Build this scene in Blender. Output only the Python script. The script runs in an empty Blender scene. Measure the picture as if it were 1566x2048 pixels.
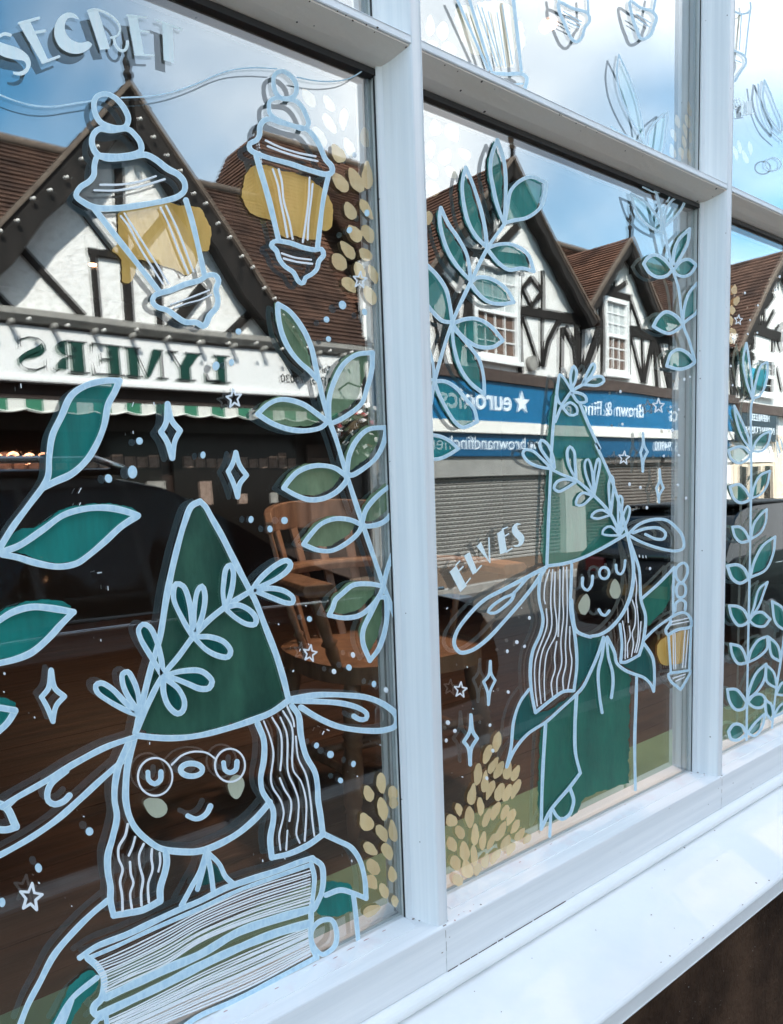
import bpy, bmesh, math, random
from mathutils import Vector, Matrix, Quaternion
from mathutils.geometry import tessellate_polygon

rnd = random.Random(11)
sc = bpy.context.scene
COL = sc.collection
D = 0.85            # distance from the eye to the glass (m)
EYE = 1.55          # eye height (m)
R3 = math.radians

# ------------------------------------------------------------------ camera
FPX, PX, PY = 1500.0, 783.0, 1167.0
def _axes():
    X = Vector((2620 - PX, 915 - PY, FPX)).normalized()
    Dn = Vector((1240 - PX, 13400 - PY, FPX)).normalized()
    Dn = (Dn - X * X.dot(Dn)).normalized()
    Z = -Dn
    return X, Z.cross(X), Z
AX, AY, AZ = _axes()
def to_world(v):
    return Vector((AX.dot(v), AY.dot(v), AZ.dot(v)))
def ray(u, v):
    return to_world(Vector(((u - PX) / FPX, (v - PY) / FPX, 1.0)))
def at(u, v, y):
    """the point of the vertical plane at depth y (parallel to the glass) seen at photo pixel u, v"""
    r = ray(u, v)
    return Vector((r.x * y / r.y, y, EYE + r.z * y / r.y))
cam_d = bpy.data.cameras.new('camera')
cam = bpy.data.objects.new('camera', cam_d)
COL.objects.link(cam)
cr, cu, cb = to_world(Vector((1, 0, 0))), to_world(Vector((0, -1, 0))), to_world(Vector((0, 0, -1)))
cam.matrix_world = Matrix(((cr.x, cu.x, cb.x, 0), (cr.y, cu.y, cb.y, 0), (cr.z, cu.z, cb.z, EYE), (0, 0, 0, 1)))
cam_d.sensor_fit = 'VERTICAL'
cam_d.sensor_height = 24.0
cam_d.lens = 24.0 * FPX / 2048.0
cam_d.shift_y = (PY - 1024.0) / 2048.0
cam_d.clip_start = 0.02
cam_d.clip_end = 2000
sc.camera = cam

# ------------------------------------------------------------------ sky, sun, exposure
SUN_EL, SUN_AZ = R3(48), R3(28)     # the sun stands behind the shop, a little to the left
w = bpy.data.worlds.new('World'); sc.world = w; w.use_nodes = True
nt = w.node_tree; nt.nodes.clear()
def N(t, kind, **kw):
    n = t.nodes.new(kind)
    for k, v in kw.items():
        if k.startswith('i_'): n.inputs[k[2:].replace('_', ' ')].default_value = v
        else: setattr(n, k, v)
    return n
out = N(nt, 'ShaderNodeOutputWorld'); bg = N(nt, 'ShaderNodeBackground')
sky = N(nt, 'ShaderNodeTexSky', sky_type='NISHITA', sun_disc=False, sun_elevation=SUN_EL, sun_rotation=SUN_AZ - math.pi * 0.0,
        air_density=1.0, dust_density=0.6, ozone_density=2.2)
tc = N(nt, 'ShaderNodeTexCoord'); sep = N(nt, 'ShaderNodeSeparateXYZ')
addz = N(nt, 'ShaderNodeMath', operation='ADD'); addz.inputs[1].default_value = 0.38
mx = N(nt, 'ShaderNodeMath', operation='MAXIMUM'); mx.inputs[1].default_value = 0.05
dx = N(nt, 'ShaderNodeMath', operation='DIVIDE'); dy = N(nt, 'ShaderNodeMath', operation='DIVIDE')
cmb = N(nt, 'ShaderNodeCombineXYZ')
noi = N(nt, 'ShaderNodeTexNoise', i_Scale=1.25, i_Detail=4.5, i_Roughness=0.48, i_Distortion=0.25)
mp = N(nt, 'ShaderNodeMapping'); mp.inputs['Location'].default_value = (0.791, -9.067, 4.334)
ramp = N(nt, 'ShaderNodeValToRGB'); ramp.color_ramp.elements[0].position = 0.40; ramp.color_ramp.elements[1].position = 0.63
noi2 = N(nt, 'ShaderNodeTexNoise', i_Scale=2.6, i_Detail=5.0)
cl = N(nt, 'ShaderNodeMix', data_type='RGBA')
CLOUD_A, CLOUD_B = (12.3, 12.8, 13.5, 1), (14.6, 14.9, 15.3, 1)
cl.inputs['A'].default_value = CLOUD_A; cl.inputs['B'].default_value = CLOUD_B
mixc = N(nt, 'ShaderNodeMix', data_type='RGBA')
L = nt.links.new
L(tc.outputs['Generated'], sep.inputs[0]); L(sep.outputs['Z'], addz.inputs[0]); L(addz.outputs[0], mx.inputs[0])
L(sep.outputs['X'], dx.inputs[0]); L(mx.outputs[0], dx.inputs[1]); L(sep.outputs['Y'], dy.inputs[0]); L(mx.outputs[0], dy.inputs[1])
L(dx.outputs[0], cmb.inputs['X']); L(dy.outputs[0], cmb.inputs['Y']); L(cmb.outputs[0], mp.inputs['Vector'])
L(mp.outputs[0], noi.inputs['Vector']); L(mp.outputs[0], noi2.inputs['Vector'])
L(noi.outputs['Fac'], ramp.inputs[0]); L(noi2.outputs['Fac'], cl.inputs['Factor'])
L(ramp.outputs[0], mixc.inputs['Factor']); tint = N(nt, 'ShaderNodeMix', data_type='RGBA', blend_type='MULTIPLY'); tint.inputs['Factor'].default_value = 1.0; tint.inputs['B'].default_value = (1.05, 1.95, 2.0, 1)
L(sky.outputs[0], tint.inputs['A']); L(tint.outputs['Result'], mixc.inputs['A']); L(cl.outputs['Result'], mixc.inputs['B'])
L(mixc.outputs['Result'], bg.inputs['Color']); bg.inputs['Strength'].default_value = 0.068
L(bg.outputs[0], out.inputs[0])

sd = bpy.data.lights.new('sun', 'SUN'); sd.energy = 5.0; sd.angle = R3(0.6); sd.color = (1.0, 0.95, 0.88)
sun = bpy.data.objects.new('sun', sd); COL.objects.link(sun)
# direction towards the sun: +Y (behind the shop), -X, up
S = Vector((-math.sin(SUN_AZ) * math.cos(SUN_EL), math.cos(SUN_AZ) * math.cos(SUN_EL), math.sin(SUN_EL)))
sun.rotation_euler = S.to_track_quat('Z', 'Y').to_euler()
sky.sun_rotation = math.atan2(S.x, S.y)
sun.location = (0, 5, 20)

sc.view_settings.view_transform = 'Standard'
sc.view_settings.look = 'None'
sc.view_settings.exposure = 1.66
sc.view_settings.gamma = 1.0
sc.view_settings.use_curve_mapping = False
sc.cycles.max_bounces = 10
sc.cycles.diffuse_bounces = 4
sc.cycles.glossy_bounces = 5
sc.cycles.transparent_max_bounces = 24
sc.cycles.sample_clamp_indirect = 6.0
sc.cycles.use_denoising = True

# ------------------------------------------------------------------ materials
MATS = {}
def mat(name, col, rough=0.6, metal=0.0, col2=None, scale=20.0, detail=4.0, stretch=None, bump=0.0, bscale=None,
        specks=None, emit=None, spec=0.5, ramp=(0.35, 0.65), coord='Object', coat=0.0):
    """a principled surface whose colour wanders between col and col2, with fine relief"""
    m = bpy.data.materials.new(name); m.use_nodes = True
    t = m.node_tree; b = t.nodes['Principled BSDF']
    b.inputs['Roughness'].default_value = rough; b.inputs['Metallic'].default_value = metal
    b.inputs['Specular IOR Level'].default_value = spec
    b.inputs['Base Color'].default_value = (*col, 1)
    if coat: b.inputs['Coat Weight'].default_value = coat
    co = N(t, 'ShaderNodeTexCoord'); mpn = N(t, 'ShaderNodeMapping')
    t.links.new(co.outputs[coord], mpn.inputs['Vector'])
    if stretch: mpn.inputs['Scale'].default_value = stretch
    src = None
    if col2:
        n = N(t, 'ShaderNodeTexNoise', i_Scale=scale, i_Detail=detail, i_Roughness=0.6)
        t.links.new(mpn.outputs[0], n.inputs['Vector'])
        r = N(t, 'ShaderNodeValToRGB')
        r.color_ramp.elements[0].position, r.color_ramp.elements[1].position = ramp
        r.color_ramp.elements[0].color = (*col, 1); r.color_ramp.elements[1].color = (*col2, 1)
        t.links.new(n.outputs['Fac'], r.inputs[0]); src = r.outputs[0]
    if specks:
        sc_, th, scol = specks
        v = N(t, 'ShaderNodeTexVoronoi', i_Scale=sc_, i_Randomness=1.0)
        wn = N(t, 'ShaderNodeTexNoise', i_Scale=sc_ * 0.18, i_Detail=3.0)
        t.links.new(co.outputs[coord], v.inputs['Vector']); t.links.new(co.outputs[coord], wn.inputs['Vector'])
        sub = N(t, 'ShaderNodeMath', operation='MULTIPLY'); 
        inv = N(t, 'ShaderNodeMath', operation='SUBTRACT'); inv.inputs[0].default_value = 1.05
        t.links.new(wn.outputs['Fac'], inv.inputs[1])
        t.links.new(v.outputs['Distance'], sub.inputs[0]); t.links.new(inv.outputs[0], sub.inputs[1])
        lt = N(t, 'ShaderNodeMath', operation='LESS_THAN'); lt.inputs[1].default_value = th
        t.links.new(sub.outputs[0], lt.inputs[0])
        mxn = N(t, 'ShaderNodeMix', data_type='RGBA'); mxn.inputs['B'].default_value = (*scol, 1)
        mxn.inputs['A'].default_value = (*col, 1)
        if src: t.links.new(src, mxn.inputs['A'])
        t.links.new(lt.outputs[0], mxn.inputs['Factor']); src = mxn.outputs['Result']
    if src: t.links.new(src, b.inputs['Base Color'])
    if bump:
        n2 = N(t, 'ShaderNodeTexNoise', i_Scale=bscale or scale, i_Detail=6.0, i_Roughness=0.6)
        t.links.new(mpn.outputs[0], n2.inputs['Vector'])
        bp = N(t, 'ShaderNodeBump'); bp.inputs['Strength'].default_value = bump; bp.inputs['Distance'].default_value = 0.02
        t.links.new(n2.outputs['Fac'], bp.inputs['Height']); t.links.new(bp.outputs[0], b.inputs['Normal'])
    if emit:
        b.inputs['Emission Color'].default_value = (*emit[0], 1); b.inputs['Emission Strength'].default_value = emit[1]
    MATS[name] = m
    return m

def glass_mat(name, gain, lo, hi=0.92):
    """coated window glass: mirror-sharp reflection that grows with the angle, the rest passes straight through"""
    m = bpy.data.materials.new(name); m.use_nodes = True
    t = m.node_tree; t.nodes.clear()
    o = N(t, 'ShaderNodeOutputMaterial'); mixs = N(t, 'ShaderNodeMixShader')
    tr = N(t, 'ShaderNodeBsdfTransparent'); gl = N(t, 'ShaderNodeBsdfGlossy')
    tr.inputs['Color'].default_value = (0.985, 0.995, 0.985, 1)
    gl.inputs['Roughness'].default_value = 0.0; gl.inputs['Color'].default_value = (0.97, 0.99, 1.0, 1)
    ge = N(t, 'ShaderNodeNewGeometry'); dt = N(t, 'ShaderNodeVectorMath', operation='DOT_PRODUCT'); ab = N(t, 'ShaderNodeMath', operation='ABSOLUTE')
    om = N(t, 'ShaderNodeMath', operation='SUBTRACT'); om.inputs[0].default_value = 1.0
    po = N(t, 'ShaderNodeMath', operation='POWER'); po.inputs[1].default_value = 5.0
    fr = N(t, 'ShaderNodeMath', operation='MULTIPLY_ADD'); fr.inputs[1].default_value = 0.96; fr.inputs[2].default_value = 0.04
    t.links.new(ge.outputs['Normal'], dt.inputs[0]); t.links.new(ge.outputs['Incoming'], dt.inputs[1]); t.links.new(dt.outputs['Value'], ab.inputs[0])
    t.links.new(ab.outputs[0], om.inputs[1]); t.links.new(om.outputs[0], po.inputs[0]); t.links.new(po.outputs[0], fr.inputs[0])
    ma = N(t, 'ShaderNodeMath', operation='MULTIPLY_ADD'); ma.inputs[1].default_value = gain; ma.inputs[2].default_value = lo
    mi = N(t, 'ShaderNodeMath', operation='MINIMUM'); mi.inputs[1].default_value = hi
    t.links.new(fr.outputs[0], ma.inputs[0]); t.links.new(ma.outputs[0], mi.inputs[0]); t.links.new(mi.outputs[0], mixs.inputs[0])
    tco = N(t, 'ShaderNodeTexCoord'); wav = N(t, 'ShaderNodeTexNoise', i_Scale=3.2, i_Detail=1.0); bmp = N(t, 'ShaderNodeBump')
    bmp.inputs['Strength'].default_value = 1.0; bmp.inputs['Distance'].default_value = 0.0006
    t.links.new(tco.outputs['Object'], wav.inputs['Vector']); t.links.new(wav.outputs['Fac'], bmp.inputs['Height']); t.links.new(bmp.outputs[0], gl.inputs['Normal'])
    t.links.new(tr.outputs[0], mixs.inputs[1]); t.links.new(gl.outputs[0], mixs.inputs[2]); t.links.new(mixs.outputs[0], o.inputs[0])
    MATS[name] = m
    return m
def clear_mat(name):
    m = bpy.data.materials.new(name); m.use_nodes = True
    t = m.node_tree; t.nodes.clear()
    o = N(t, 'ShaderNodeOutputMaterial'); tr = N(t, 'ShaderNodeBsdfTransparent'); tr.inputs['Color'].default_value = (0.995, 0.998, 0.995, 1)
    t.links.new(tr.outputs[0], o.inputs[0]); MATS[name] = m
    return m

# ------------------------------------------------------------------ mesh helpers
WORLD = {}          # world position of every parent object built here
def tag(o, label=None, cat=None, group=None, kind=None):
    if label: o['label'] = label
    if cat: o['category'] = cat
    if group: o['group'] = group
    if kind: o['kind'] = kind
    return o
def thing(name, label, cat, loc, group=None, kind=None):
    o = bpy.data.objects.new(name, None); COL.objects.link(o)
    o.empty_display_size = 0.05
    o.location = loc; WORLD[o] = Vector(loc)
    return tag(o, label, cat, group, kind)
def V(x, yv, z):
    """a point of the street as the glass shows it (depth yv behind the eye plane) -> where it really stands"""
    return Vector((x, 2 * D - yv, z))

class MB:
    def __init__(s, mirror=False):
        s.v = []; s.f = []; s.mi = []; s.m = mirror; s.cur = 0; s.smooth = []
    def p(s, x, y, z):
        s.v.append((x, 2 * D - y, z) if s.m else (x, y, z)); return len(s.v) - 1
    def face(s, idx, sm=False):
        s.f.append(tuple(reversed(idx)) if s.m else tuple(idx)); s.mi.append(s.cur); s.smooth.append(sm)
    def box(s, x0, x1, y0, y1, z0, z1):
        i = [s.p(x, y, z) for z in (z0, z1) for y in (y0, y1) for x in (x0, x1)]
        for q in ((0, 2, 3, 1), (4, 5, 7, 6), (0, 1, 5, 4), (2, 6, 7, 3), (0, 4, 6, 2), (1, 3, 7, 5)):
            s.face([i[k] for k in q])
        return s
    def hexa(s, lo, hi):
        """eight corners: two quads lo and hi in the same order"""
        i = [s.p(*c) for c in lo] + [s.p(*c) for c in hi]
        for q in ((3, 2, 1, 0), (4, 5, 6, 7), (0, 1, 5, 4), (1, 2, 6, 5), (2, 3, 7, 6), (3, 0, 4, 7)):
            s.face([i[k] for k in q])
        return s
    def quad(s, a, b, c, d):
        s.face([s.p(*a), s.p(*b), s.p(*c), s.p(*d)]); return s
    def prism(s, poly, a, b, axis):
        """a 2-D outline swept from a to b along axis: 'x' (y,z), 'y' (x,z) or 'z' (x,y)"""
        def mk(c, t):
            return {'x': (t, c[0], c[1]), 'y': (c[0], t, c[1]), 'z': (c[0], c[1], t)}[axis]
        n = len(poly)
        lo = [s.p(*mk(c, a)) for c in poly]; hi = [s.p(*mk(c, b)) for c in poly]
        for k in range(n):
            s.face([lo[k], lo[(k + 1) % n], hi[(k + 1) % n], hi[k]])
        for tri in tessellate_polygon([[Vector((c[0], c[1], 0)) for c in poly]]):
            s.face([lo[q] for q in tri]); s.face([hi[q] for q in reversed(tri)])
        return s
    def tube(s, pts, rad, n=10, cap=True):
        """round tube through pts, rad a number or one per point"""
        pts = [Vector(q) for q in pts]
        if not isinstance(rad, (list, tuple)): rad = [rad] * len(pts)
        rings = []; up = Vector((0.31, 0.17, 0.93))
        for k, q in enumerate(pts):
            d = (pts[min(k + 1, len(pts) - 1)] - pts[max(k - 1, 0)]).normalized()
            a = d.cross(up)
            if a.length < 1e-3: a = d.cross(Vector((1, 0, 0)))
            a.normalize(); b = d.cross(a)
            rings.append([s.p(*(q + (a * math.cos(2 * math.pi * j / n) + b * math.sin(2 * math.pi * j / n)) * rad[k])) for j in range(n)])
        for k in range(len(rings) - 1):
            for j in range(n):
                s.face([rings[k][j], rings[k][(j + 1) % n], rings[k + 1][(j + 1) % n], rings[k + 1][j]], True)
        if cap:
            s.face(list(reversed(rings[0]))); s.face(rings[-1])
        return s
    def ball(s, c, r, nu=8, nv=5, sz=1.0):
        rows = []
        for i in range(nv + 1):
            a = math.pi * i / nv
            rows.append([s.p(c[0] + r * math.sin(a) * math.cos(2 * math.pi * j / nu), c[1] + r * math.sin(a) * math.sin(2 * math.pi * j / nu), c[2] + r * sz * math.cos(a)) for j in range(nu)])
        for i in range(nv):
            for j in range(nu):
                s.face([rows[i][j], rows[i + 1][j], rows[i + 1][(j + 1) % nu], rows[i][(j + 1) % nu]], True)
        return s
    def build(s, name, mats, parent=None, bevel=0.0, seg=2, local=False, smooth_all=False):
        """link everything collected as ONE mesh object"""
        if not isinstance(mats, (list, tuple)): mats = [mats]
        off = Vector((0, 0, 0))
        if parent is not None and not local: off = WORLD[parent]
        me = bpy.data.meshes.new(name)
        me.from_pydata([(x - off.x, y - off.y, z - off.z) for x, y, z in s.v], [], s.f)
        for m in mats: me.materials.append(MATS[m] if isinstance(m, str) else m)
        for k, pl in enumerate(me.polygons):
            pl.material_index = s.mi[k]
            pl.use_smooth = s.smooth[k] or smooth_all
        me.update()
        o = bpy.data.objects.new(name, me); COL.objects.link(o)
        if parent is not None: o.parent = parent
        WORLD[o] = off
        if bevel:
            md = o.modifiers.new('bevel', 'BEVEL'); md.width = bevel; md.segments = seg; md.limit_method = 'ANGLE'; md.angle_limit = R3(30)
        return o

def bar2(mb, a, b, wd, y0, y1):
    """a straight timber in the plane of a facade from a=(x,z) to b=(x,z), wd wide, standing from depth y0 to y1"""
    a = Vector((a[0], a[1])); b = Vector((b[0], b[1])); d = (b - a).normalized(); n = Vector((-d.y, d.x)) * wd / 2
    poly = [a - n, b - n, b + n, a + n]
    mb.prism([(q.x, q.y) for q in poly], y0, y1, 'y')
def text_part(name, txt, size, x, y, z, m, parent, align='CENTER', depth=0.006, spacing=1.0, sx=1.0, offset=0.0):
    """lettering facing +Y (towards the shop), reading along -X"""
    cu = bpy.data.curves.new(name, 'FONT'); cu.body = txt; cu.size = size; cu.align_x = align; cu.extrude = depth; cu.space_character = spacing; cu.offset = offset
    cu.resolution_u = 3
    tmp = bpy.data.objects.new('tmp', cu)
    me = bpy.data.meshes.new_from_object(tmp)
    bpy.data.objects.remove(tmp); bpy.data.curves.remove(cu)
    me.name = name; me.materials.clear(); me.materials.append(MATS[m])
    o = bpy.data.objects.new(name, me); COL.objects.link(o)
    o.parent = parent; o.location = Vector((x, y, z)) - WORLD[parent]
    o.rotation_euler = (math.pi / 2, 0, math.pi); o.scale = (sx, 1, 1)
    return o

# ================================================================== materials of the place
mat('white_paint', (0.80, 0.82, 0.845), 0.38, col2=(0.75, 0.775, 0.80), scale=9, bump=0.10, bscale=60, specks=(26, 0.020, (0.10, 0.07, 0.055)))
mat('sill_paint', (0.86, 0.85, 0.84), 0.7, spec=0.2, col2=(0.79, 0.785, 0.775), scale=5, detail=9, ramp=(0.42, 0.78), bump=0.10, bscale=45, specks=(17, 0.020, (0.16, 0.11, 0.09)))
mat('mullion_paint', (0.83, 0.83, 0.835), 0.38, col2=(0.70, 0.715, 0.735), scale=55, detail=3, stretch=(1, 1, 0.02), bump=0.10, bscale=60, specks=(26, 0.020, (0.10, 0.07, 0.055)))
mat('rail_paint', (0.84, 0.835, 0.835), 0.38, col2=(0.72, 0.725, 0.735), scale=45, detail=4, stretch=(0.03, 1, 1), bump=0.10, bscale=60, specks=(24, 0.021, (0.12, 0.08, 0.06)))
mat('pinkish_paint', (0.80, 0.74, 0.745), 0.45, col2=(0.80, 0.81, 0.82), scale=22, bump=0.12, bscale=80, ramp=(0.3, 0.5))
mat('soffit_paint', (0.86, 0.775, 0.68), 0.5, col2=(0.88, 0.82, 0.75), scale=12, bump=0.12, bscale=50, specks=(30, 0.030, (0.04, 0.025, 0.02)), stretch=(0.25, 1, 1))
mat('dirty_crack', (0.10, 0.065, 0.05), 0.9)
mat('gasket', (0.015, 0.015, 0.016), 0.5)
mat('spacer', (0.42, 0.45, 0.45), 0.35, metal=0.7)
mat('riser', (0.032, 0.016, 0.009), 0.8, spec=0.2, col2=(0.125, 0.068, 0.040), scale=4, detail=9, bump=0.7, bscale=30, specks=(55, 0.028, (0.42, 0.38, 0.34)))
mat('shop_brick', (0.24, 0.10, 0.07), 0.9, col2=(0.18, 0.07, 0.05), scale=14, bump=0.4)
mat('asphalt', (0.055, 0.050, 0.046), 0.9, col2=(0.078, 0.072, 0.066), scale=40, bump=0.3, bscale=120)
mat('paving', (0.145, 0.095, 0.062), 0.85, col2=(0.10, 0.066, 0.045), scale=6, bump=0.25, bscale=70)
mat('kerb_stone', (0.30, 0.29, 0.27), 0.85, col2=(0.22, 0.21, 0.20), scale=9)
glass_mat('outer_glass', 1.3, 0.045)
glass_mat('inner_glass', 3.2, 0.15)
clear_mat('clear_face')

# ------------------------------------------------------------------ ground
def ground(name, x0, x1, y0, y1, z, m, thick=0.0):
    mb = MB(); mb.box(x0, x1, y0, y1, z - 0.25, z)
    return tag(mb.build(name, m), kind='structure')
def sheet(name, x0, x1, y0, y1, z, m):
    mb = MB(); mb.quad((x0, y0, z), (x1, y0, z), (x1, y1, z), (x0, y1, z))
    return tag(mb.build(name, m), kind='structure')
sheet('ground', -400, 400, -400, 400, -0.13, 'asphalt')
YN, YF = -1.35, -6.9          # near and far kerb lines
sheet('road', -60, 80, YF - 0.02, YN + 0.02, -0.124, 'asphalt')
ground('pavement_near', -60, 80, YN, 0.80, 0.0, 'paving')
ground('pavement_far', -60, 80, -9.29, YF, 0.0, 'paving')
for nm, y0, y1 in (('kerb_near', YN - 0.14, YN - 0.002), ('kerb_far', YF + 0.002, YF + 0.14)):
    k = tag(bpy.data.objects.new(nm, None), kind='structure'); COL.objects.link(k); WORLD[k] = Vector((0, 0, 0))
    base = None
    for i in range(46):
        x = -14 + i * 0.915
        if base is None:
            mb = MB(); mb.box(0, 0.905, y0, y1, -0.30, 0.004); base = mb.build('kerb_stone', 'kerb_stone', k, bevel=0.012); base.location.x = x
        else:
            o = base.copy(); COL.objects.link(o); o.parent = k; o.location.x = x

# ================================================================== the shop window
win = thing('shop_window', 'white painted timber shop window with three tall panes, transoms and a deep sill', 'window', (0.7, 0.62, 0.70))
XC = [0.733 + 0.862 * k for k in range(-2, 4)]
XL, XR = XC[0], XC[-1]
ZB = EYE - 0.660           # bottom of the glass
ZT = EYE + 0.571           # top of the lower panes
ZU0, ZU1 = EYE + 0.625, EYE + 1.62
half = [(-0.035, 0.0), (-0.0345, -0.0055), (-0.0275, -0.0095), (-0.0250, -0.0160), (-0.0195, -0.0270), (-0.0145, -0.0380), (-0.0105, -0.0465), (-0.0085, -0.0495)]
def mull_poly(xc):
    l = [(xc + a, D + b) for a, b in half]
    return l + [(xc - a, D + b) for a, b in reversed(half)] + [(xc + 0.028, D + 0.05), (xc - 0.028, D + 0.05)]
for xc in XC:
    mb = MB(); mb.prism(mull_poly(xc), EYE - 0.668, ZU1 + 0.02, 'z')
    mb.build('mullion', 'mullion_paint', win, bevel=0.0012)
TR = [(D + 0.05, ZT), (D + 0.0, ZT), (D - 0.004, ZT + 0.0015), (D - 0.020, ZT + 0.006), (D - 0.036, ZT + 0.013), (D - 0.0465, ZT + 0.0175)]
NO = [(D - 0.0460, ZT + 0.0190), (D - 0.0488, ZT + 0.0205), (D - 0.0488, ZT + 0.0300), (D - 0.046, ZT + 0.0315)]
for k in range(len(XC) - 1):
    a, b = XC[k] + 0.0095, XC[k + 1] - 0.0095
    mb = MB(); mb.prism(TR + [(D - 0.0465, ZT + 0.0305), (D - 0.002, ZU0 - 0.004), (D + 0.05, ZU0 - 0.004)], a, b, 'x')
    t = mb.build('transom', 'soffit_paint', win)
    mb = MB(); mb.prism(NO + [(D - 0.0455, ZT + 0.0205)], a, b, 'x')
    mb.build('nosing', 'white_paint', t, bevel=0.0008)
    mb = MB(); mb.box(XC[k] + 0.02, XC[k + 1] - 0.02, D - 0.0035, D + 0.012, ZT - 0.0085, ZT - 0.0002)
    mb.build('gasket', 'gasket', t)
    # panes: lower and upper, each a double unit
    for (z0, z1, nm) in ((ZB - 0.004, ZT, 'pane'), (ZU0 - 0.01, ZU1, 'pane')):
        xa, xb = XC[k] + 0.032, XC[k + 1] - 0.032
        def sheet_box(y0, y1, tilt, slope, mname, name, par):
            mb = MB(); xm = (xa + xb) / 2; zm = (z0 + z1) / 2
            def yy(x, y, z): return y + (x - xm) * tilt + (z - zm) * slope
            lo = [(x, yy(x, y0, z), z) for x, z in ((xa, z0), (xb, z0), (xb, z1), (xa, z1))]
            hi = [(x, yy(x, y1, z), z) for x, z in ((xa, z0), (xb, z0), (xb, z1), (xa, z1))]
            i = [mb.p(*c) for c in lo]; j = [mb.p(*c) for c in hi]
            mb.cur = 0; mb.face([i[0], i[1], i[2], i[3]])
            mb.cur = 1; mb.face([j[3], j[2], j[1], j[0]])
            for q in range(4): mb.face([i[(q + 1) % 4], i[q], j[q], j[(q + 1) % 4]])
            return mb.build(name, [mname, 'clear_face'], par)
        tl = (0.0026, 0.0024, 0.0018)[k % 3] * (1 if k % 2 == 0 else 0.7)      # old frames: the outer sheet sits a touch askew, so the street shows twice
        o = sheet_box(D + 0.0020, D + 0.0060, tl, (-0.0008, 0.0008, 0.0006)[k % 3], 'outer_glass', 'pane', win)
        sheet_box(D + 0.0108, D + 0.0148, 0, 0, 'inner_glass', 'inner_sheet', o)
        mb = MB()
        for (c0, c1, e0, e1) in ((xa, xb, z0, z0 + 0.0085), (xa, xa + 0.0075, z0 + 0.0085, z1), (xb - 0.0075, xb, z0 + 0.0085, z1)):
            mb.box(c0, c1, D + 0.0088, D + 0.0104, e0, e1)
        mb.build('spacer_bar', 'spacer', o)
        mb = MB()
        for (c0, c1) in ((xa, xa + 0.0055), (xb - 0.0055, xb)):
            mb.box(c0, c1, D - 0.0016, D - 0.0004, z0, z1)
        mb.build('seal', 'gasket', o)
# bottom rail: sloping ledge + upright face, in lengths that butt under each mullion
for k in range(len(XC) - 1):
    a, b = XC[k] + 0.0006, XC[k + 1] - 0.0006
    mb = MB(); mb.prism([(D + 0.05, ZB - 0.0), (D, ZB), (D - 0.054, ZB - 0.0062), (D - 0.055, ZB - 0.0072), (D - 0.055, ZB - 0.081), (D + 0.05, ZB - 0.081)], a, b, 'x')
    rl = mb.build('bottom_rail', 'rail_paint', win, bevel=0.001)
    mb = MB(); mb.prism([(D - 0.0004, ZB + 0.0014), (D - 0.030, ZB - 0.0022), (D - 0.030, ZB - 0.0042), (D - 0.0004, ZB - 0.0012)], a + 0.036, b - 0.036, 'x')
    mb.build('stained_edge', 'pinkish_paint', rl)
def arc(cy, cz, r, a0, a1, n=8):
    return [(cy + r * math.cos(R3(a0 + (a1 - a0) * i / n)), cz + r * math.sin(R3(a0 + (a1 - a0) * i / n))) for i in range(n + 1)]
mb = MB(); mb.prism([(D - 0.050, ZB - 0.0815)] + arc(D - 0.058, ZB - 0.0945, 0.0130, 95, 262, 9) + [(D - 0.050, ZB - 0.1075)], XL - 0.2, XR + 0.2, 'x')
mb.build('quadrant_bead', 'sill_paint', win, smooth_all=False)
# hairline crack between rail and bead
random.seed(5)
mb = MB()
xx = 0.735
while xx < 1.0:
    l = rnd.uniform(0.01, 0.035); h = rnd.uniform(0.0006, 0.0016)
    mb.box(xx, xx + l, D - 0.0556, D - 0.0545, ZB - 0.0818, ZB - 0.0815 + h); xx += l + rnd.uniform(-0.002, 0.006)
mb.build('crack', 'dirty_crack', win)
ZS = ZB - 0.1072
mb = MB(); mb.prism([(D + 0.05, ZS - 0.004), (D - 0.050, ZS), (D - 0.226, ZS - 0.032), (D - 0.230, ZS - 0.036), (D - 0.230, ZS - 0.066), (D - 0.225, ZS - 0.070), (D - 0.05, ZS - 0.060), (D + 0.05, ZS - 0.060)], XL - 0.25, XR + 0.25, 'x')
mb.build('sill', 'sill_paint', win, bevel=0.002)
mb = MB(); mb.box(XL, XR, D - 0.02, D + 0.05, ZU1 + 0.0, ZU1 + 0.12); mb.build('head_rail', 'white_paint', win)

# chips, nail holes and dirt, each a small mark with its own place
mat('chip', (0.30, 0.24, 0.21), 0.9); mat('pink_chip', (0.52, 0.33, 0.31), 0.8)
def marks(name, m, plane_a, plane_b, lst, lift=0.0004):
    """small uneven marks lying on the painted face that runs from (y,z) plane_a to plane_b"""
    (ya, za), (yb, zb_) = plane_a, plane_b
    nrm = Vector((0, -(zb_ - za), (yb - ya))).normalized()
    mb = MB(); p0 = Vector((0, ya, za))
    for (u, v, r, el) in lst:
        rr = ray(u, v); e = Vector((0, 0, EYE)); t = (p0 - e).dot(nrm) / rr.dot(nrm); c = e + rr * t
        toeye = (e - c).normalized(); nn = nrm if nrm.dot(toeye) > 0 else -nrm
        ux = Vector((1, 0, 0)); uy = nn.cross(ux).normalized(); c += nn * lift
        ids = [mb.p(*(c + ux * (r * el * math.cos(a) * rnd.uniform(0.6, 1.15)) + uy * (r * math.sin(a) * rnd.uniform(0.6, 1.15)))) for a in [2 * math.pi * k / 8 for k in range(8)]]
        mb.face(ids)
    return tag(mb.build(name, m, win), kind='stuff')
def tq(lst): return [(1166 + x * 400 / 1566, 1600 + y * 400 / 1566, r, e) for x, y, r, e in lst]
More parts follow.
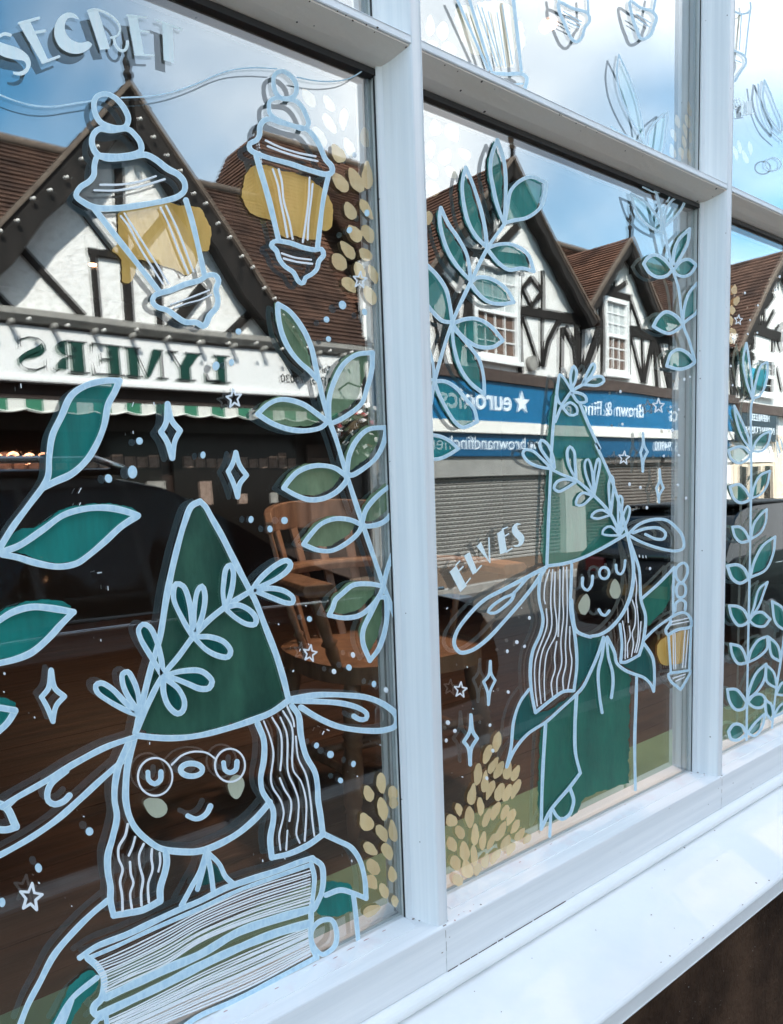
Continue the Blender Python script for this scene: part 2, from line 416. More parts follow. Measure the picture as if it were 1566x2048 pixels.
marks('sill_chip', 'chip', (D - 0.050, ZS), (D - 0.226, ZS - 0.032), tq([(680, 1222, .0017, 1), (855, 1095, .0013, 1), (940, 1080, .001, 4), (755, 1200, .0009, 4), (840, 1130, .0008, 5), (1245, 820, .0022, 1.6), (1455, 630, .0016, 2), (640, 548, .0013, 1), (1050, 475, .0013, 1.4),
      (715, 1005, .0010, 1), (540, 690, .0010, 1), (100, 1020, .0011, 1), (535, 900, .0013, 2), (1030, 240, .0012, 2.4), (610, 1272, .0011, 1.5), (1020, 985, .0009, 2), (-530, 1780, .0012, 1), (-850, 1500, .0011, 1), (-400, 1240, .0010, 1), (-640, 1660, .0009, 1.4)]))
def bq(ox, oy, lst): return [(ox + x * 400 / 1566, oy + y * 400 / 1566, r, e) for x, y, r, e in lst]
marks('nail_hole', 'dirty_crack', (D - 0.004, ZT + 0.0015), (D - 0.0465, ZT + 0.0175), bq(400, 0, [(858, 8, .0013, 1), (1075, 85, .0012, 1), (1142, 118, .0012, 1), (1195, 158, .0012, 1.6), (1302, 193, .0014, 1), (1390, 213, .0018, 1.2), (1365, 250, .0010, 1)])
      + bq(800, 0, [(350, 508, .0011, 1), (450, 556, .0011, 1), (247, 578, .0012, 1), (495, 673, .0008, 1), (740, 695, .0008, 1), (1262, 900, .0009, 1), (1378, 965, .0013, 1), (1455, 990, .0010, 1), (45, 368, .0013, 1)]) + bq(1166, 0, [(170, 1222, .0012, 1.4), (108, 1035, .0010, 1), (22, 992, .0010, 1)]), 0.0006)
marks('face_chip', 'chip', (D - 0.055, ZB - 0.0072), (D - 0.055, ZB - 0.081), bq(800, 1600, [(388, 1073, .0011, 1), (1352, 722, .0009, 1), (330, 1195, .0012, 2)]) + bq(1166, 1200, [(1060, 1475, .0011, 1), (1330, 1440, .0012, 1)]) + bq(1166, 1600, [(675, 65, .0010, 2), (290, 410, .0008, 1)]))
marks('ledge_stain', 'pink_chip', (D - 0.001, ZB - 0.0001), (D - 0.054, ZB - 0.0062), bq(800, 1600, [(1180, 350, .0012, 3), (1060, 395, .0010, 4), (940, 490, .0012, 3), (430, 948, .0016, 1.3), (760, 560, .0010, 4), (500, 880, .0010, 1), (550, 875, .0013, 1.4), (575, 825, .0010, 1), (460, 905, .0010, 2)])
      + bq(400, 1600, [(1300, 1100, .0010, 6), (1180, 1170, .0012, 6), (1060, 1240, .0010, 5), (900, 1300, .0009, 5), (600, 1480, .0010, 5), (200, 1660, .0012, 3), (1440, 1030, .0010, 5)]) + bq(1166, 1200, [(848, 1360, .0020, 1), (950, 1375, .0010, 3), (1075, 1395, .0010, 2)]) + bq(1166, 1600, [(140, 145, .0016, 2), (200, 110, .0010, 4), (330, 40, .0010, 4)]), 0.0014)
for xc in XC:      # hairline joints where the rails butt under each mullion, dirt in the mitre
    mb = MB(); z = ZB - 0.012
    while z > ZB - 0.075:
        l = rnd.uniform(0.006, 0.018); w_ = rnd.uniform(0.0002, 0.0005); o_ = rnd.uniform(-0.0006, 0.0006)
        mb.box(xc + o_ - w_, xc + o_ + w_, D - 0.0553, D - 0.0545, z - l, z); z -= l + rnd.uniform(0.002, 0.02)
    l = -0.030
    while l < 0.030:
        e = rnd.uniform(0.003, 0.008); f_ = abs(l) / 0.035
        mb.box(xc + l, xc + l + e, D - 0.055 + 0.050 * f_ - 0.0012, D - 0.055 + 0.050 * f_ + 0.0012, ZB - 0.0066 * (1 - f_), ZB - 0.0066 * (1 - f_) + 0.0009); l += e + rnd.uniform(0.001, 0.012)
    mb.build('joint', 'chip', win)

# ------------------------------------------------------------------ the shop around the window
shop = thing('cafe_building', 'cafe building with a dark stained base under the white window sill', 'building', (1.2, 1.0, 0))
RX0, RX1, RY1, FLOOR, CEIL = -2.6, 6.2, 5.6, 0.70, 3.0
mb = MB(); mb.box(XL - 0.6, XR + 0.6, D - 0.085, D + 0.10, 0.0, ZS - 0.0745); mb.build('stall_riser', 'riser', shop)
mb = MB()
mb.prism([(D - 0.0852, 0.54), (D - 0.100, 0.545), (D - 0.104, 0.553), (D - 0.100, 0.561), (D - 0.0852, 0.566)], XL - 0.6, XR + 0.6, 'x')
mb.build('base_moulding', 'riser', shop)
mb = MB(); mb.box(XL - 1.6, XL - 0.03, D - 0.06, D + 0.25, ZS - 0.06, 3.3); mb.build('wall', 'shop_brick', shop)
mb = MB(); mb.box(XR + 0.03, XR + 4.0, D - 0.06, D + 0.25, ZS - 0.06, 3.3); mb.build('wall', 'shop_brick', shop)
mb = MB(); mb.box(-12, 16, D - 0.04, D + 0.30, 3.3 + 0.001, 6.9); mb.build('unseen_shade_wall', 'shop_brick', shop)  # unseen upper storey, added to keep the sun off the window and sill
mb = MB(); mb.box(-12, 16, D + 0.30, 9, 6.7, 6.9); mb.build('unseen_shade_roof', 'asphalt', shop)  # unseen flat roof, added to block the sun coming from behind the shop
mb = MB(); mb.box(XL - 1.6, XR + 4.0, D - 0.05, D + 0.25, 0, ZS - 0.06); 
mb = MB(); mb.box(XL - 0.6, XR + 0.6, D - 0.10, D + 0.06, ZU1 + 0.121, 3.299); mb.build('fascia', 'white_paint', shop)

# ================================================================== the street the glass mirrors
mat('roughcast', (0.80, 0.79, 0.77), 0.95, col2=(0.58, 0.565, 0.54), scale=13, detail=3, ramp=(0.5, 0.72), bump=1.0, bscale=11)
mat('panel_render', (0.76, 0.755, 0.74), 0.9, col2=(0.68, 0.67, 0.65), scale=4, bump=0.5, bscale=30)
mat('black_timber', (0.009, 0.008, 0.0075), 0.75, spec=0.25, col2=(0.022, 0.018, 0.016), scale=6, bump=0.3, stretch=(1, 1, 0.2))
mat('brown_timber', (0.045, 0.028, 0.022), 0.6, col2=(0.075, 0.05, 0.04), scale=8, bump=0.3)
mat('clay_tile', (0.050, 0.025, 0.018), 0.9, spec=0.2, col2=(0.150, 0.074, 0.048), scale=2.2, detail=12, bump=0.6, bscale=14, specks=(7.0, 0.10, (0.045, 0.022, 0.018)))
mat('dark_tile', (0.032, 0.019, 0.015), 0.9, spec=0.2, col2=(0.095, 0.052, 0.037), scale=2.2, detail=12, bump=0.6, bscale=14, specks=(7.0, 0.10, (0.03, 0.016, 0.014)))
mat('verge', (0.09, 0.065, 0.05), 0.8, col2=(0.14, 0.105, 0.08), scale=8)
mat('sign_white', (0.80, 0.80, 0.80), 0.4, col2=(0.76, 0.76, 0.755), scale=1.2)
mat('cornice_grey', (0.30, 0.285, 0.26), 0.7, col2=(0.22, 0.21, 0.195), scale=6, bump=0.2)
mat('letter_green', (0.004, 0.046, 0.034), 0.4)
mat('letter_line', (0.02, 0.025, 0.025), 0.4)
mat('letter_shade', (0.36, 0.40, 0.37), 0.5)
mat('awning_green', (0.03, 0.17, 0.10), 0.85)
mat('awning_white', (0.66, 0.66, 0.62), 0.85)
mat('shop_dark', (0.018, 0.012, 0.010), 0.35, col2=(0.035, 0.022, 0.018), scale=3)
mat('shop_glass', (0.008, 0.006, 0.005), 0.10, spec=0.18)
mat('fascia_blue', (0.002, 0.105, 0.24), 0.4, col2=(0.003, 0.125, 0.28), scale=1.5)
mat('fascia_blue2', (0.002, 0.07, 0.165), 0.4)
mat('letter_pale', (0.72, 0.80, 0.88), 0.4)
mat('upvc', (0.80, 0.80, 0.79), 0.3)
mat('net_curtain', (0.50, 0.53, 0.52), 0.8, col2=(0.36, 0.39, 0.40), scale=9, stretch=(1, 1, 0.15))
mat('brown_curtain', (0.16, 0.10, 0.07), 0.8, col2=(0.08, 0.05, 0.04), scale=14, stretch=(1, 1, 0.1))
mat('shutter_grey', (0.30, 0.295, 0.28), 0.45, col2=(0.24, 0.235, 0.225), scale=3)
mat('shutter_brown', (0.155, 0.135, 0.12), 0.45, col2=(0.12, 0.10, 0.09), scale=3)
mat('slot_dark', (0.012, 0.011, 0.010), 0.8)
mat('cream_wall', (0.62, 0.52, 0.41), 0.8, col2=(0.56, 0.46, 0.36), scale=2)
mat('pier_white', (0.76, 0.75, 0.71), 0.6)
mat('pale_pipe', (0.55, 0.54, 0.52), 0.5)
mat('dark_fascia', (0.010, 0.020, 0.032), 0.4)
mat('turquoise', (0.01, 0.24, 0.36), 0.4)
mat('petal_white', (0.78, 0.76, 0.74), 0.7)
mat('petal_red', (0.42, 0.03, 0.035), 0.7)
mat('leaf_dark', (0.022, 0.035, 0.015), 0.7, col2=(0.04, 0.05, 0.02), scale=30)
mat('basket', (0.06, 0.04, 0.02), 0.9)
mat('bulb', (0.75, 0.72, 0.68), 0.2)
mat('warm_bulb', (0.9, 0.5, 0.3), 0.4, emit=((1.0, 0.42, 0.22), 5.0))
FV = 11.0                 # depth at which the opposite fronts appear
def F(u, v, yv=FV):
    q = at(u, v, yv); return (q.x, q.z)
CR = {}
for _k, _o in zip('ABCDEFGHIJKLMNOPQRST', [(x, y) for y in (0, 400, 800, 1200, 1600) for x in (0, 400, 800, 1166)]): CR[_k] = (_o[0], _o[1], 400 / 1566.0)
CR['Z'] = (0, 0, 1.0)
CR['U'] = (1440, 440, 126 / 992.0)
CR['W'] = (1440, 700, 126 / 860.0)
def cpx(c, x, y):
    o = CR[c]; return (o[0] + x * o[2], o[1] + y * o[2])

def courses(mb, e0, e1, r0, r1, n, step=0.028):
    """a tiled slope from the eave e0-e1 up to the ridge r0-r1 in n overlapping courses (virtual coordinates)"""
    e0, e1, r0, r1 = map(Vector, (e0, e1, r0, r1))
    nr = (e1 - e0).cross(r0 - e0)
    if nr.length < 1e-6: nr = (e1 - e0).cross(r1 - e1)
    nr.normalize()
    if nr.z < 0: nr = -nr
    for i in range(n):
        t0, t1 = i / n, (i + 1) / n
        a0, a1 = e0.lerp(r0, t0), e1.lerp(r1, t0); b0, b1 = e0.lerp(r0, t1), e1.lerp(r1, t1)
        wob = rnd.uniform(-0.006, 0.006)
        up = nr * (step + wob)
        mb.face([mb.p(*(a0 + up)), mb.p(*(a1 + up)), mb.p(*(b1 + nr * 0.002)), mb.p(*(b0 + nr * 0.002))])
        mb.face([mb.p(*a0), mb.p(*a1), mb.p(*(a1 + up)), mb.p(*(a0 + up))])
def finial(parent, x, yv, z0, z1, m='black_timber'):
    h = z1 - z0
    mb = MB(True)
    prof = [(0.055, -0.6), (0.055, 0.30), (0.075, 0.32), (0.075, 0.37), (0.045, 0.40), (0.06, 0.47), (0.07, 0.52), (0.05, 0.58), (0.028, 0.62), (0.045, 0.70), (0.055, 0.75), (0.032, 0.83), (0.016, 0.9), (0.004, 1.0)]
    mb.tube([(x, yv, z0 + h * t) for _, t in prof], [r for r, _ in prof], 8)
    mb.build('finial', m, parent)
def barge(parent, apex, foot, wd, y0, y1, m='black_timber', holes=0):
    mb = MB(True)
    a = Vector(apex); b = Vector(foot); d = (b - a).normalized(); n = Vector((-d.y, d.x))
    if n.y > 0: n = -n
    L_ = (b - a).length
    # scalloped lower edge
    pts = [a, b]
    k = max(6, holes * 2)
    for i in range(k + 1):
        t = 1 - i / k
        pts.append(a + d * (L_ * t) + n * (wd * (1.0 if i % 2 == 0 else 0.82)))
    mb.prism([(q.x, q.y) for q in pts], y0, FV - 0.05, 'y')
    o = mb.build('barge_board', m, parent)
    # roll moulding on the upper edge
    mb = MB(True); off = n * -0.03
    bar2(mb, (a.x + off.x * 0.2, a.y + off.y * 0.2), (b.x + off.x * 0.2, b.y + off.y * 0.2), 0.06, y0 - 0.035, y0 + 0.05)
    mb.build('verge_strip', 'verge', o)
    return o
def sash(parent, x0, x1, z0, z1, nx, lower, upper, zmid=0.5):
    """a white window of two lights with glazing bars, its blind or curtain behind glass"""
    mb = MB(True)
    for (a, b, c, d) in ((x0, x0 + 0.09, z0, z1), (x1 - 0.09, x1, z0, z1), (x0 + 0.09, x1 - 0.09, z0, z0 + 0.10), (x0 + 0.09, x1 - 0.09, z1 - 0.10, z1)):
        mb.box(a, b, FV - 0.09, FV + 0.05, c, d)
    mb.box(x0 - 0.06, x1 + 0.06, FV - 0.14, FV + 0.02, z0 - 0.09, z0 - 0.002)
    f = mb.build('window', 'upvc', parent)
    zm = z0 + (z1 - z0) * zmid
    for (a, b, mname) in ((z0 + 0.10, zm - 0.04, lower), (zm + 0.04, z1 - 0.10, upper)):
        mb = MB(True); mb.box(x0 + 0.09, x1 - 0.09, FV - 0.005, FV + 0.03, a, b); mb.build('pane', mname, f)
        mb = MB(True)
        for i in range(1, nx):
            x = x0 + 0.09 + (x1 - x0 - 0.18) * i / nx
            mb.box(x - 0.014, x + 0.014, FV - 0.03, FV - 0.006, a, b)
        for i in range(1, 3 if b - a > 0.7 else 2):
            z = a + (b - a) * i / (3 if b - a > 0.7 else 2)
            mb.box(x0 + 0.09, x1 - 0.09, FV - 0.028, FV - 0.007, z - 0.012, z + 0.012)
        mb.build('glazing_bar', 'upvc', f)
    mb = MB(True); mb.box(x0 + 0.09, x1 - 0.09, FV - 0.07, FV + 0.04, zm - 0.04, zm + 0.04); mb.build('meeting_rail', 'upvc', f)
    return f
def timbers(parent, lst, m='black_timber', y0=FV - 0.045, y1=FV + 0.02):
    """each timber traced on the front: crop letter, width, points"""
    for spec in lst:
        c, wd, pts = spec
        q = [F(*cpx(c, *p)) for p in pts]
        s = (Vector(F(*cpx(c, pts[0][0] + 10, pts[0][1]))) - Vector(F(*cpx(c, *pts[0])))).length / 10
        y0 -= 0.0006
        for a, b in zip(q, q[1:]):
            mb = MB(True); bar2(mb, a, b, max(0.045, wd * s * 0.86), y0, y1); mb.build('timber', m, parent)

# ------------------------------------------------------------------ the roughcast gabled shop
A = thing('gabled_shop', 'half timbered shop with roughcast gable, white signboard and striped awning', 'building', V(4.44, 11, 0))
APX, APZ, LX, RX_, BZ = 4.44, 7.12, 1.95, 6.88, 4.0
mb = MB(True); mb.prism([(LX - 0.1, BZ - 0.1), (RX_ + 0.1, BZ - 0.1), (APX, APZ)], FV, FV + 0.2, 'y'); mb.build('gable_wall', 'roughcast', A)
mb = MB(True); mb.box(-3.5, 8.72, FV + 0.02, FV + 0.25, 0, 4.05); mb.build('wall', 'shop_dark', A)
timbers(A, [('E', 75, [(110, 300), (655, 905)]), ('E', 62, [(730, 400), (770, 930)]), ('E', 85, [(965, 60), (1020, 985)]), ('E', 60, [(690, 385), (1262, 480)]),
            ('E', 62, [(560, -40), (905, 410)]), ('E', 60, [(1330, 90), (1050, 420)]), ('E', 58, [(1238, 470), (1262, 1005)]), ('E', 85, [(1600, 660), (1330, 1010)]),
            ('F', 60, [(390, 870), (200, 1065)]), ('E', 62, [(-40, 720), (110, 870)]), ('A', 80, [(920, 1230), (935, 1600)])])
barge(A, (APX, APZ + 0.14), (LX - 0.45, BZ - 0.26), 0.38, FV - 0.30, FV - 0.22)
barge(A, (APX, APZ + 0.14), (RX_ + 0.42, BZ - 0.26), 0.40, FV - 0.299, FV - 0.221)
finial(A, APX, FV - 0.27, APZ - 0.05, 7.95)
mb = MB(True)
courses(mb, (LX - 0.55, FV - 0.25, BZ - 0.35), (LX - 0.55, FV + 4, BZ - 0.35), (APX, FV - 0.25, APZ + 0.17), (APX, FV + 4, APZ + 0.17), 34)
courses(mb, (RX_ + 0.55, FV - 0.25, BZ - 0.35), (RX_ + 0.55, FV + 4, BZ - 0.35), (APX, FV - 0.25, APZ + 0.17), (APX, FV + 4, APZ + 0.17), 34)
mb.build('gable_roof', 'dark_tile', A)
mb = MB(True)
courses(mb, (-3.5, FV - 0.25, 4.1), (LX - 0.25, FV - 0.25, 4.1), (-3.5, FV + 2.1, 7.15), (APX, FV + 2.1, 7.15), 36)
courses(mb, (RX_ + 0.25, FV - 0.25, 4.1), (8.7, FV - 0.25, 4.1), (APX, FV + 2.1, 7.15), (8.7, FV + 2.1, 7.15), 36)
mb.build('main_roof', 'dark_tile', A)
mb = MB(True)
courses(mb, (7.2, FV + 0.4, 4.7), (12.6, FV + 0.4, 4.7), (8.75, FV + 3.6, 9.15), (12.6, FV + 3.6, 9.15), 44)
courses(mb, (7.15, FV + 7, 4.7), (7.15, FV + 0.4, 4.7), (8.75, FV + 5, 9.15), (8.75, FV + 3.6, 9.15), 44)
mb.build('high_roof', 'clay_tile', A)
mb = MB(True); mb.tube([(8.72, FV + 3.6, 9.17), (12.6, FV + 3.6, 9.17)], 0.09, 8); mb.tube([(-3.5, FV + 2.1, 7.17), (8.4, FV + 2.1, 7.17)], 0.09, 8)
mb.build('ridge_tile', 'verge', A)
# cornice, gutter, signboard
mb = MB(True); mb.prism([(FV - 0.02, 3.92), (FV - 0.20, 3.94), (FV - 0.26, 4.02), (FV - 0.26, 4.10), (FV - 0.02, 4.13)], -3.5, 8.55, 'x'); cor = mb.build('cornice', 'cornice_grey', A)
for i in range(22):
    x = -3.2 + i * 0.53
    mb = MB(True); mb.box(x, x + 0.05, FV - 0.31, FV - 0.03, 3.885, 3.938); mb.ball((x + 0.025, FV - 0.29, 3.90), 0.045, 6, 4); mb.build('bracket', 'cornice_grey', A)
mb = MB(True); mb.box(-3.5, 8.42, FV - 0.14, FV + 0.01, 3.24, 3.90); sg = mb.build('signboard', 'sign_white', A)
mb = MB(True); mb.box(-3.5, 8.46, FV - 0.17, FV - 0.0, 3.185, 3.238); mb.build('sign_moulding', 'sign_white', A)
YS = FV - 0.141
# lettering of the signboard drawn as thick and thin strokes; u runs to the reader's right (-X)
def glyph(ch, u0, wd, h, zb):
    """fat-face capitals: list of (material, outline) in sign coordinates"""
    T = wd * 0.36; t = h * 0.045; g = []
    def q(m, *pts): g.append((m, [(u0 + p[0], zb + p[1]) for p in pts]))
    def r(m, a, b, c, d): q(m, (a, c), (b, c), (b, d), (a, d))
    if ch == 'L':
        r('g', 0.06, 0.06 + T, 0, h); r('k', 0, T + 0.14, 0, t); r('k', 0, T + 0.12, h - t, h); q('k', (T, t), (wd, t), (wd, h * 0.36), (wd - 0.02, h * 0.36), (wd - 0.07, t * 2), (T, t * 2)); r('k', T, wd, 0.0, t)
    elif ch == 'Y':
        q('g', (0, h), (T * 1.1, h), (wd * 0.5 + T * 0.5, h * 0.45), (wd * 0.5 - T * 0.4, h * 0.45)); r('g', wd * 0.5 - T * 0.45, wd * 0.5 + T * 0.5, 0, h * 0.45)
        q('k', (wd - 0.04, h), (wd, h), (wd * 0.5 + T * 0.5, h * 0.42), (wd * 0.5 + T * 0.42, h * 0.46)); r('k', wd * 0.2, wd * 0.82, 0, t); r('k', -0.03, T * 1.4, h - t, h); r('k', wd - 0.14, wd + 0.03, h - t, h)
    elif ch == 'M':
        r('k', 0.05, 0.08, 0, h); q('g', (0.03, h), (T * 0.9, h), (wd * 0.55, h * 0.05), (wd * 0.46, 0)); q('k', (wd - T * 0.6, h), (wd - T * 0.45, h), (wd * 0.53, h * 0.03), (wd * 0.50, 0.0))
        r('g', wd - T * 0.8, wd - 0.02, 0, h); r('k', -0.02, 0.16, 0, t); r('k', wd - T, wd + 0.04, 0, t); r('k', wd - T, wd + 0.04, h - t, h)
    elif ch == 'E':
        r('g', 0.05, 0.05 + T, 0, h); r('k', 0, wd, 0, t); r('k', 0, wd, h - t, h); q('k', (wd - 0.03, 0), (wd, 0), (wd, h * 0.36)); q('k', (wd - 0.03, h), (wd, h), (wd, h * 0.66))
        r('k', T, wd * 0.72, h * 0.49, h * 0.49 + t); q('k', (wd * 0.72, h * 0.34), (wd * 0.75, h * 0.34), (wd * 0.75, h * 0.68), (wd * 0.72, h * 0.68))
    elif ch == 'R':
        r('g', 0.05, 0.05 + T, 0, h); r('k', 0, T + 0.1, 0, t); r('k', 0, wd * 0.6, h - t, h); r('k', T, wd * 0.6, h * 0.48, h * 0.48 + t)
        q('g', *[(wd * 0.58 + T * 0.75 * math.sin(R3(a)), h * 0.745 + h * 0.235 * math.cos(R3(a))) for a in range(0, 181, 20)])
        q('g', *([(wd * 0.58, h * 0.47), (wd * 0.74, h * 0.42), (wd * 0.86, h * 0.25), (wd * 0.88, h * 0.1), (wd * 0.6, h * 0.08)]))
        q('k', (wd * 0.8, h * 0.1), (wd * 0.9, h * 0.0), (wd * 1.0, h * 0.06), (wd * 1.03, h * 0.14), (wd * 0.98, h * 0.07), (wd * 0.9, h * 0.04))
    elif ch == 'S':
        q('g', (wd * 0.12, h * 0.86), (wd * 0.10, h * 0.70), (wd * 0.2, h * 0.60), (wd * 0.55, h * 0.46), (wd * 0.80, h * 0.34), (wd * 0.86, h * 0.2), (wd * 0.8, h * 0.30), (wd * 0.5, h * 0.36), (wd * 0.2, h * 0.46), (wd * 0.04, h * 0.62), (wd * 0.03, h * 0.76))
        q('g', (wd * 0.14, h * 0.84), (wd * 0.3, h * 0.72), (wd * 0.72, h * 0.52), (wd * 0.96, h * 0.34), (wd * 0.96, h * 0.18), (wd * 0.86, h * 0.06), (wd * 0.88, h * 0.2), (wd * 0.7, h * 0.36), (wd * 0.3, h * 0.52), (wd * 0.12, h * 0.66))
        q('k', (wd * 0.08, h * 0.84), (wd * 0.25, h * 0.97), (wd * 0.55, h), (wd * 0.85, h * 0.9), (wd * 0.85, h * 0.87), (wd * 0.55, h * 0.965), (wd * 0.27, h * 0.93))
        q('k', (wd * 0.90, h * 0.1), (wd * 0.7, 0), (wd * 0.4, -0.005), (wd * 0.1, h * 0.12), (wd * 0.1, h * 0.15), (wd * 0.4, h * 0.03), (wd * 0.7, h * 0.035))
        q('k', (wd * 0.85, h), (wd * 0.87, h), (wd * 0.89, h * 0.66), (wd * 0.86, h * 0.66)); q('k', (wd * 0.08, h * 0.0), (wd * 0.10, h * 0.0), (wd * 0.08, h * 0.34), (wd * 0.06, h * 0.34))
    return g
word = [('L', 0.42), ('Y', 0.50), ('M', 0.60), ('E', 0.44), ('R', 0.47), ('S', 0.38)]
ucur = 0.0; XSTART = 5.80
for ch, wd in word:
    layers = {'s': MB(), 'g': MB(), 'k': MB()}
    for mname, poly in glyph(ch, ucur, wd, 0.43, 3.335):
        pl = [(XSTART - u, z) for u, z in poly]
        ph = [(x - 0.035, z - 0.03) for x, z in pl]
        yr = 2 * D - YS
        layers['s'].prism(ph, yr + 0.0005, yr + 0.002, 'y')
        layers[mname].prism(pl, yr + (0.003 if mname == 'g' else 0.0035), yr + (0.006 if mname == 'g' else 0.008), 'y')
    letter = layers['g'].build('letter', 'letter_green', A)
    letter['label'] = 'dark green sign letter with thin black serifs and pale shadow'
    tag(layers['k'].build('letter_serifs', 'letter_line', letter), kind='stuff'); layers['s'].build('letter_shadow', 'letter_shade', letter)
    ucur += wd + 0.055
text_part('phone_lettering', 'Tel', 0.17, 7.65, 2 * D - YS + 0.004, 3.60, 'letter_line', A)
text_part('phone_lettering', '01905 773030', 0.19, 7.25, 2 * D - YS + 0.004, 3.40, 'letter_line', A)
# shop front below: dark stallboards, windows, striped valance
for (x0, x1) in ((1.9, 4.6), (4.8, 7.0)):
    mb = MB(True); mb.box(x0, x1, FV - 0.06, FV + 0.01, 0.75, 2.55); mb.build('shop_pane', 'shop_glass', A)
dsp = thing('window_display', 'row of small brown cards along the dark shop window', 'display', V(4.5, FV - 0.08, 1.95))
mat('card_brown', (0.16, 0.10, 0.075), 0.8, col2=(0.30, 0.22, 0.18), scale=18)
for i in range(26):
    x = 2.2 + i * 0.185
    if 4.55 < x < 4.85: continue
    mb = MB(True); h_ = rnd.uniform(0.13, 0.24); mb.box(x, x + 0.15, FV - 0.075, FV - 0.065, 2.02, 2.02 + h_); mb.build('card', 'card_brown', dsp)
for i in range(7):
    x = 2.3 + i * 0.7 + rnd.uniform(-0.1, 0.1); mb = MB(True); mb.box(x, x + rnd.uniform(0.12, 0.3), FV - 0.075, FV - 0.066, 1.45, 1.45 + rnd.uniform(0.15, 0.4)); mb.build('card', 'card_brown' if i % 3 else 'cornice_grey', dsp)
mb = MB(True); mb.box(7.25, 8.2, FV - 0.05, FV + 0.01, 0.02, 2.4); mb.build('door', 'brown_timber', A)
mb = MB(True); mb.prism([(FV - 0.02, 3.02), (FV - 0.62, 2.90), (FV - 0.62, 2.885), (FV - 0.02, 2.98)], 0.5, 8.2, 'x'); mb.build('awning_box', 'shop_dark', A)
nst = 36
for i in range(nst):
    x0 = 0.5 + 7.7 * i / nst; x1 = 0.5 + 7.7 * (i + 1) / nst
    ph = [(x0, 2.885)] + [(x0 + (x1 - x0) * j / 6, 2.775 - 0.04 * abs(math.sin(math.pi * (i + j / 6) / 2))) for j in range(7)] + [(x1, 2.885)]
    mb = MB(True); mb.prism(ph, FV - 0.635, FV - 0.625, 'y'); mb.build('awning_stripe', 'awning_white' if i % 2 else 'awning_green', A)
mb = MB(True); mb.tube([(0.5 + 7.7 * j / 216, FV - 0.64, 2.767 - 0.04 * abs(math.sin(math.pi * (j / 6) / 2))) for j in range(217)], 0.012, 5); mb.build('awning_piping', 'awning_white', A)
mb = MB(True); mb.tube([(8.60, FV - 0.10, 0.1), (8.60, FV - 0.10, 5.1)], 0.055, 8); mb.build('downpipe', 'pale_pipe', A)
# fairy lights along the barge boards and cornice
fl = thing('fairy_lights', 'string of small clear bulbs along the gable edge and cornice', 'lights', V(APX, FV - 0.4, APZ))
for (p0, p1, n) in (((APX, APZ - 0.25), (LX - 0.3, BZ + 0.0), 13), ((APX, APZ - 0.25), (RX_ + 0.3, BZ + 0.0), 15), ((1.2, 3.93), (8.3, 3.93), 15)):
    for i in range(n):
        t = (i + 0.5) / n; x = p0[0] + (p1[0] - p0[0]) * t; z = p0[1] + (p1[1] - p0[1]) * t + rnd.uniform(-0.05, 0.05)
        mb = MB(True); mb.ball((x, FV - 0.36, z), 0.028, 6, 4); mb.build('bulb', 'bulb', fl)
# warm bulbs inside the shop
ws = thing('lit_shop_sign', 'small warm orange lit lettering inside the dark shop window', 'sign', V(2.6, FV - 0.2, 2.2))
for i in range(6):
    mb = MB(True); c = (1.95 + i * 0.20, FV - 0.15, 2.16 + 0.02 * (i % 2)); ring = [(c[0] + 0.065 * math.cos(a / 8 * 2 * math.pi), c[1], c[2] + 0.065 * math.sin(a / 8 * 2 * math.pi)) for a in range(9 if i % 2 else 7)]
    mb.tube(ring, 0.016, 6); mb.build('bulb', 'warm_bulb', ws)
# hanging basket
hb = thing('hanging_basket', 'hanging basket of white and red flowers beside the striped awning', 'flowers', V(7.95, FV - 0.75, 3.0))
mb = MB(True); mb.ball((7.95, FV - 0.75, 2.55), 0.30, 10, 6, 0.9); mb.build('basket', 'basket', hb)
mb = MB(True); mb.tube([(7.95, FV, 3.3), (7.95, FV - 0.4, 3.42), (7.95, FV - 0.75, 3.3), (7.95, FV - 0.75, 2.8)], 0.018, 6); mb.build('bracket', 'black_timber', hb)
mb = MB(True); pe = MB(True); pr = MB(True)
for i in range(420):
    a = rnd.uniform(0, 6.28); b = rnd.uniform(-1.2, 1.5); rr = 0.50 * rnd.uniform(0.72, 1.08)
    c = (7.95 + rr * math.cos(b) * math.cos(a), FV - 0.75 + rr * math.cos(b) * math.sin(a), 2.58 + rr * 0.85 * math.sin(b))
    t = mb if i % 2 else (pr if (i % 14 == 0) else pe)
    s = 0.045 if i % 2 else 0.036
    u = Vector((rnd.gauss(0, 1), rnd.gauss(0, 1), rnd.gauss(0, 1))).normalized(); v = u.orthogonal().normalized()
    cc = Vector(c); t.quad(*(tuple(cc + u * s * p + v * s * q) for p, q in ((-1, -1), (1, -1), (1, 1), (-1, 1))))
mb.build('leaves', 'leaf_dark', hb); pe.build('white_blossom', 'petal_white', hb); pr.build('red_blossom', 'petal_red', hb)

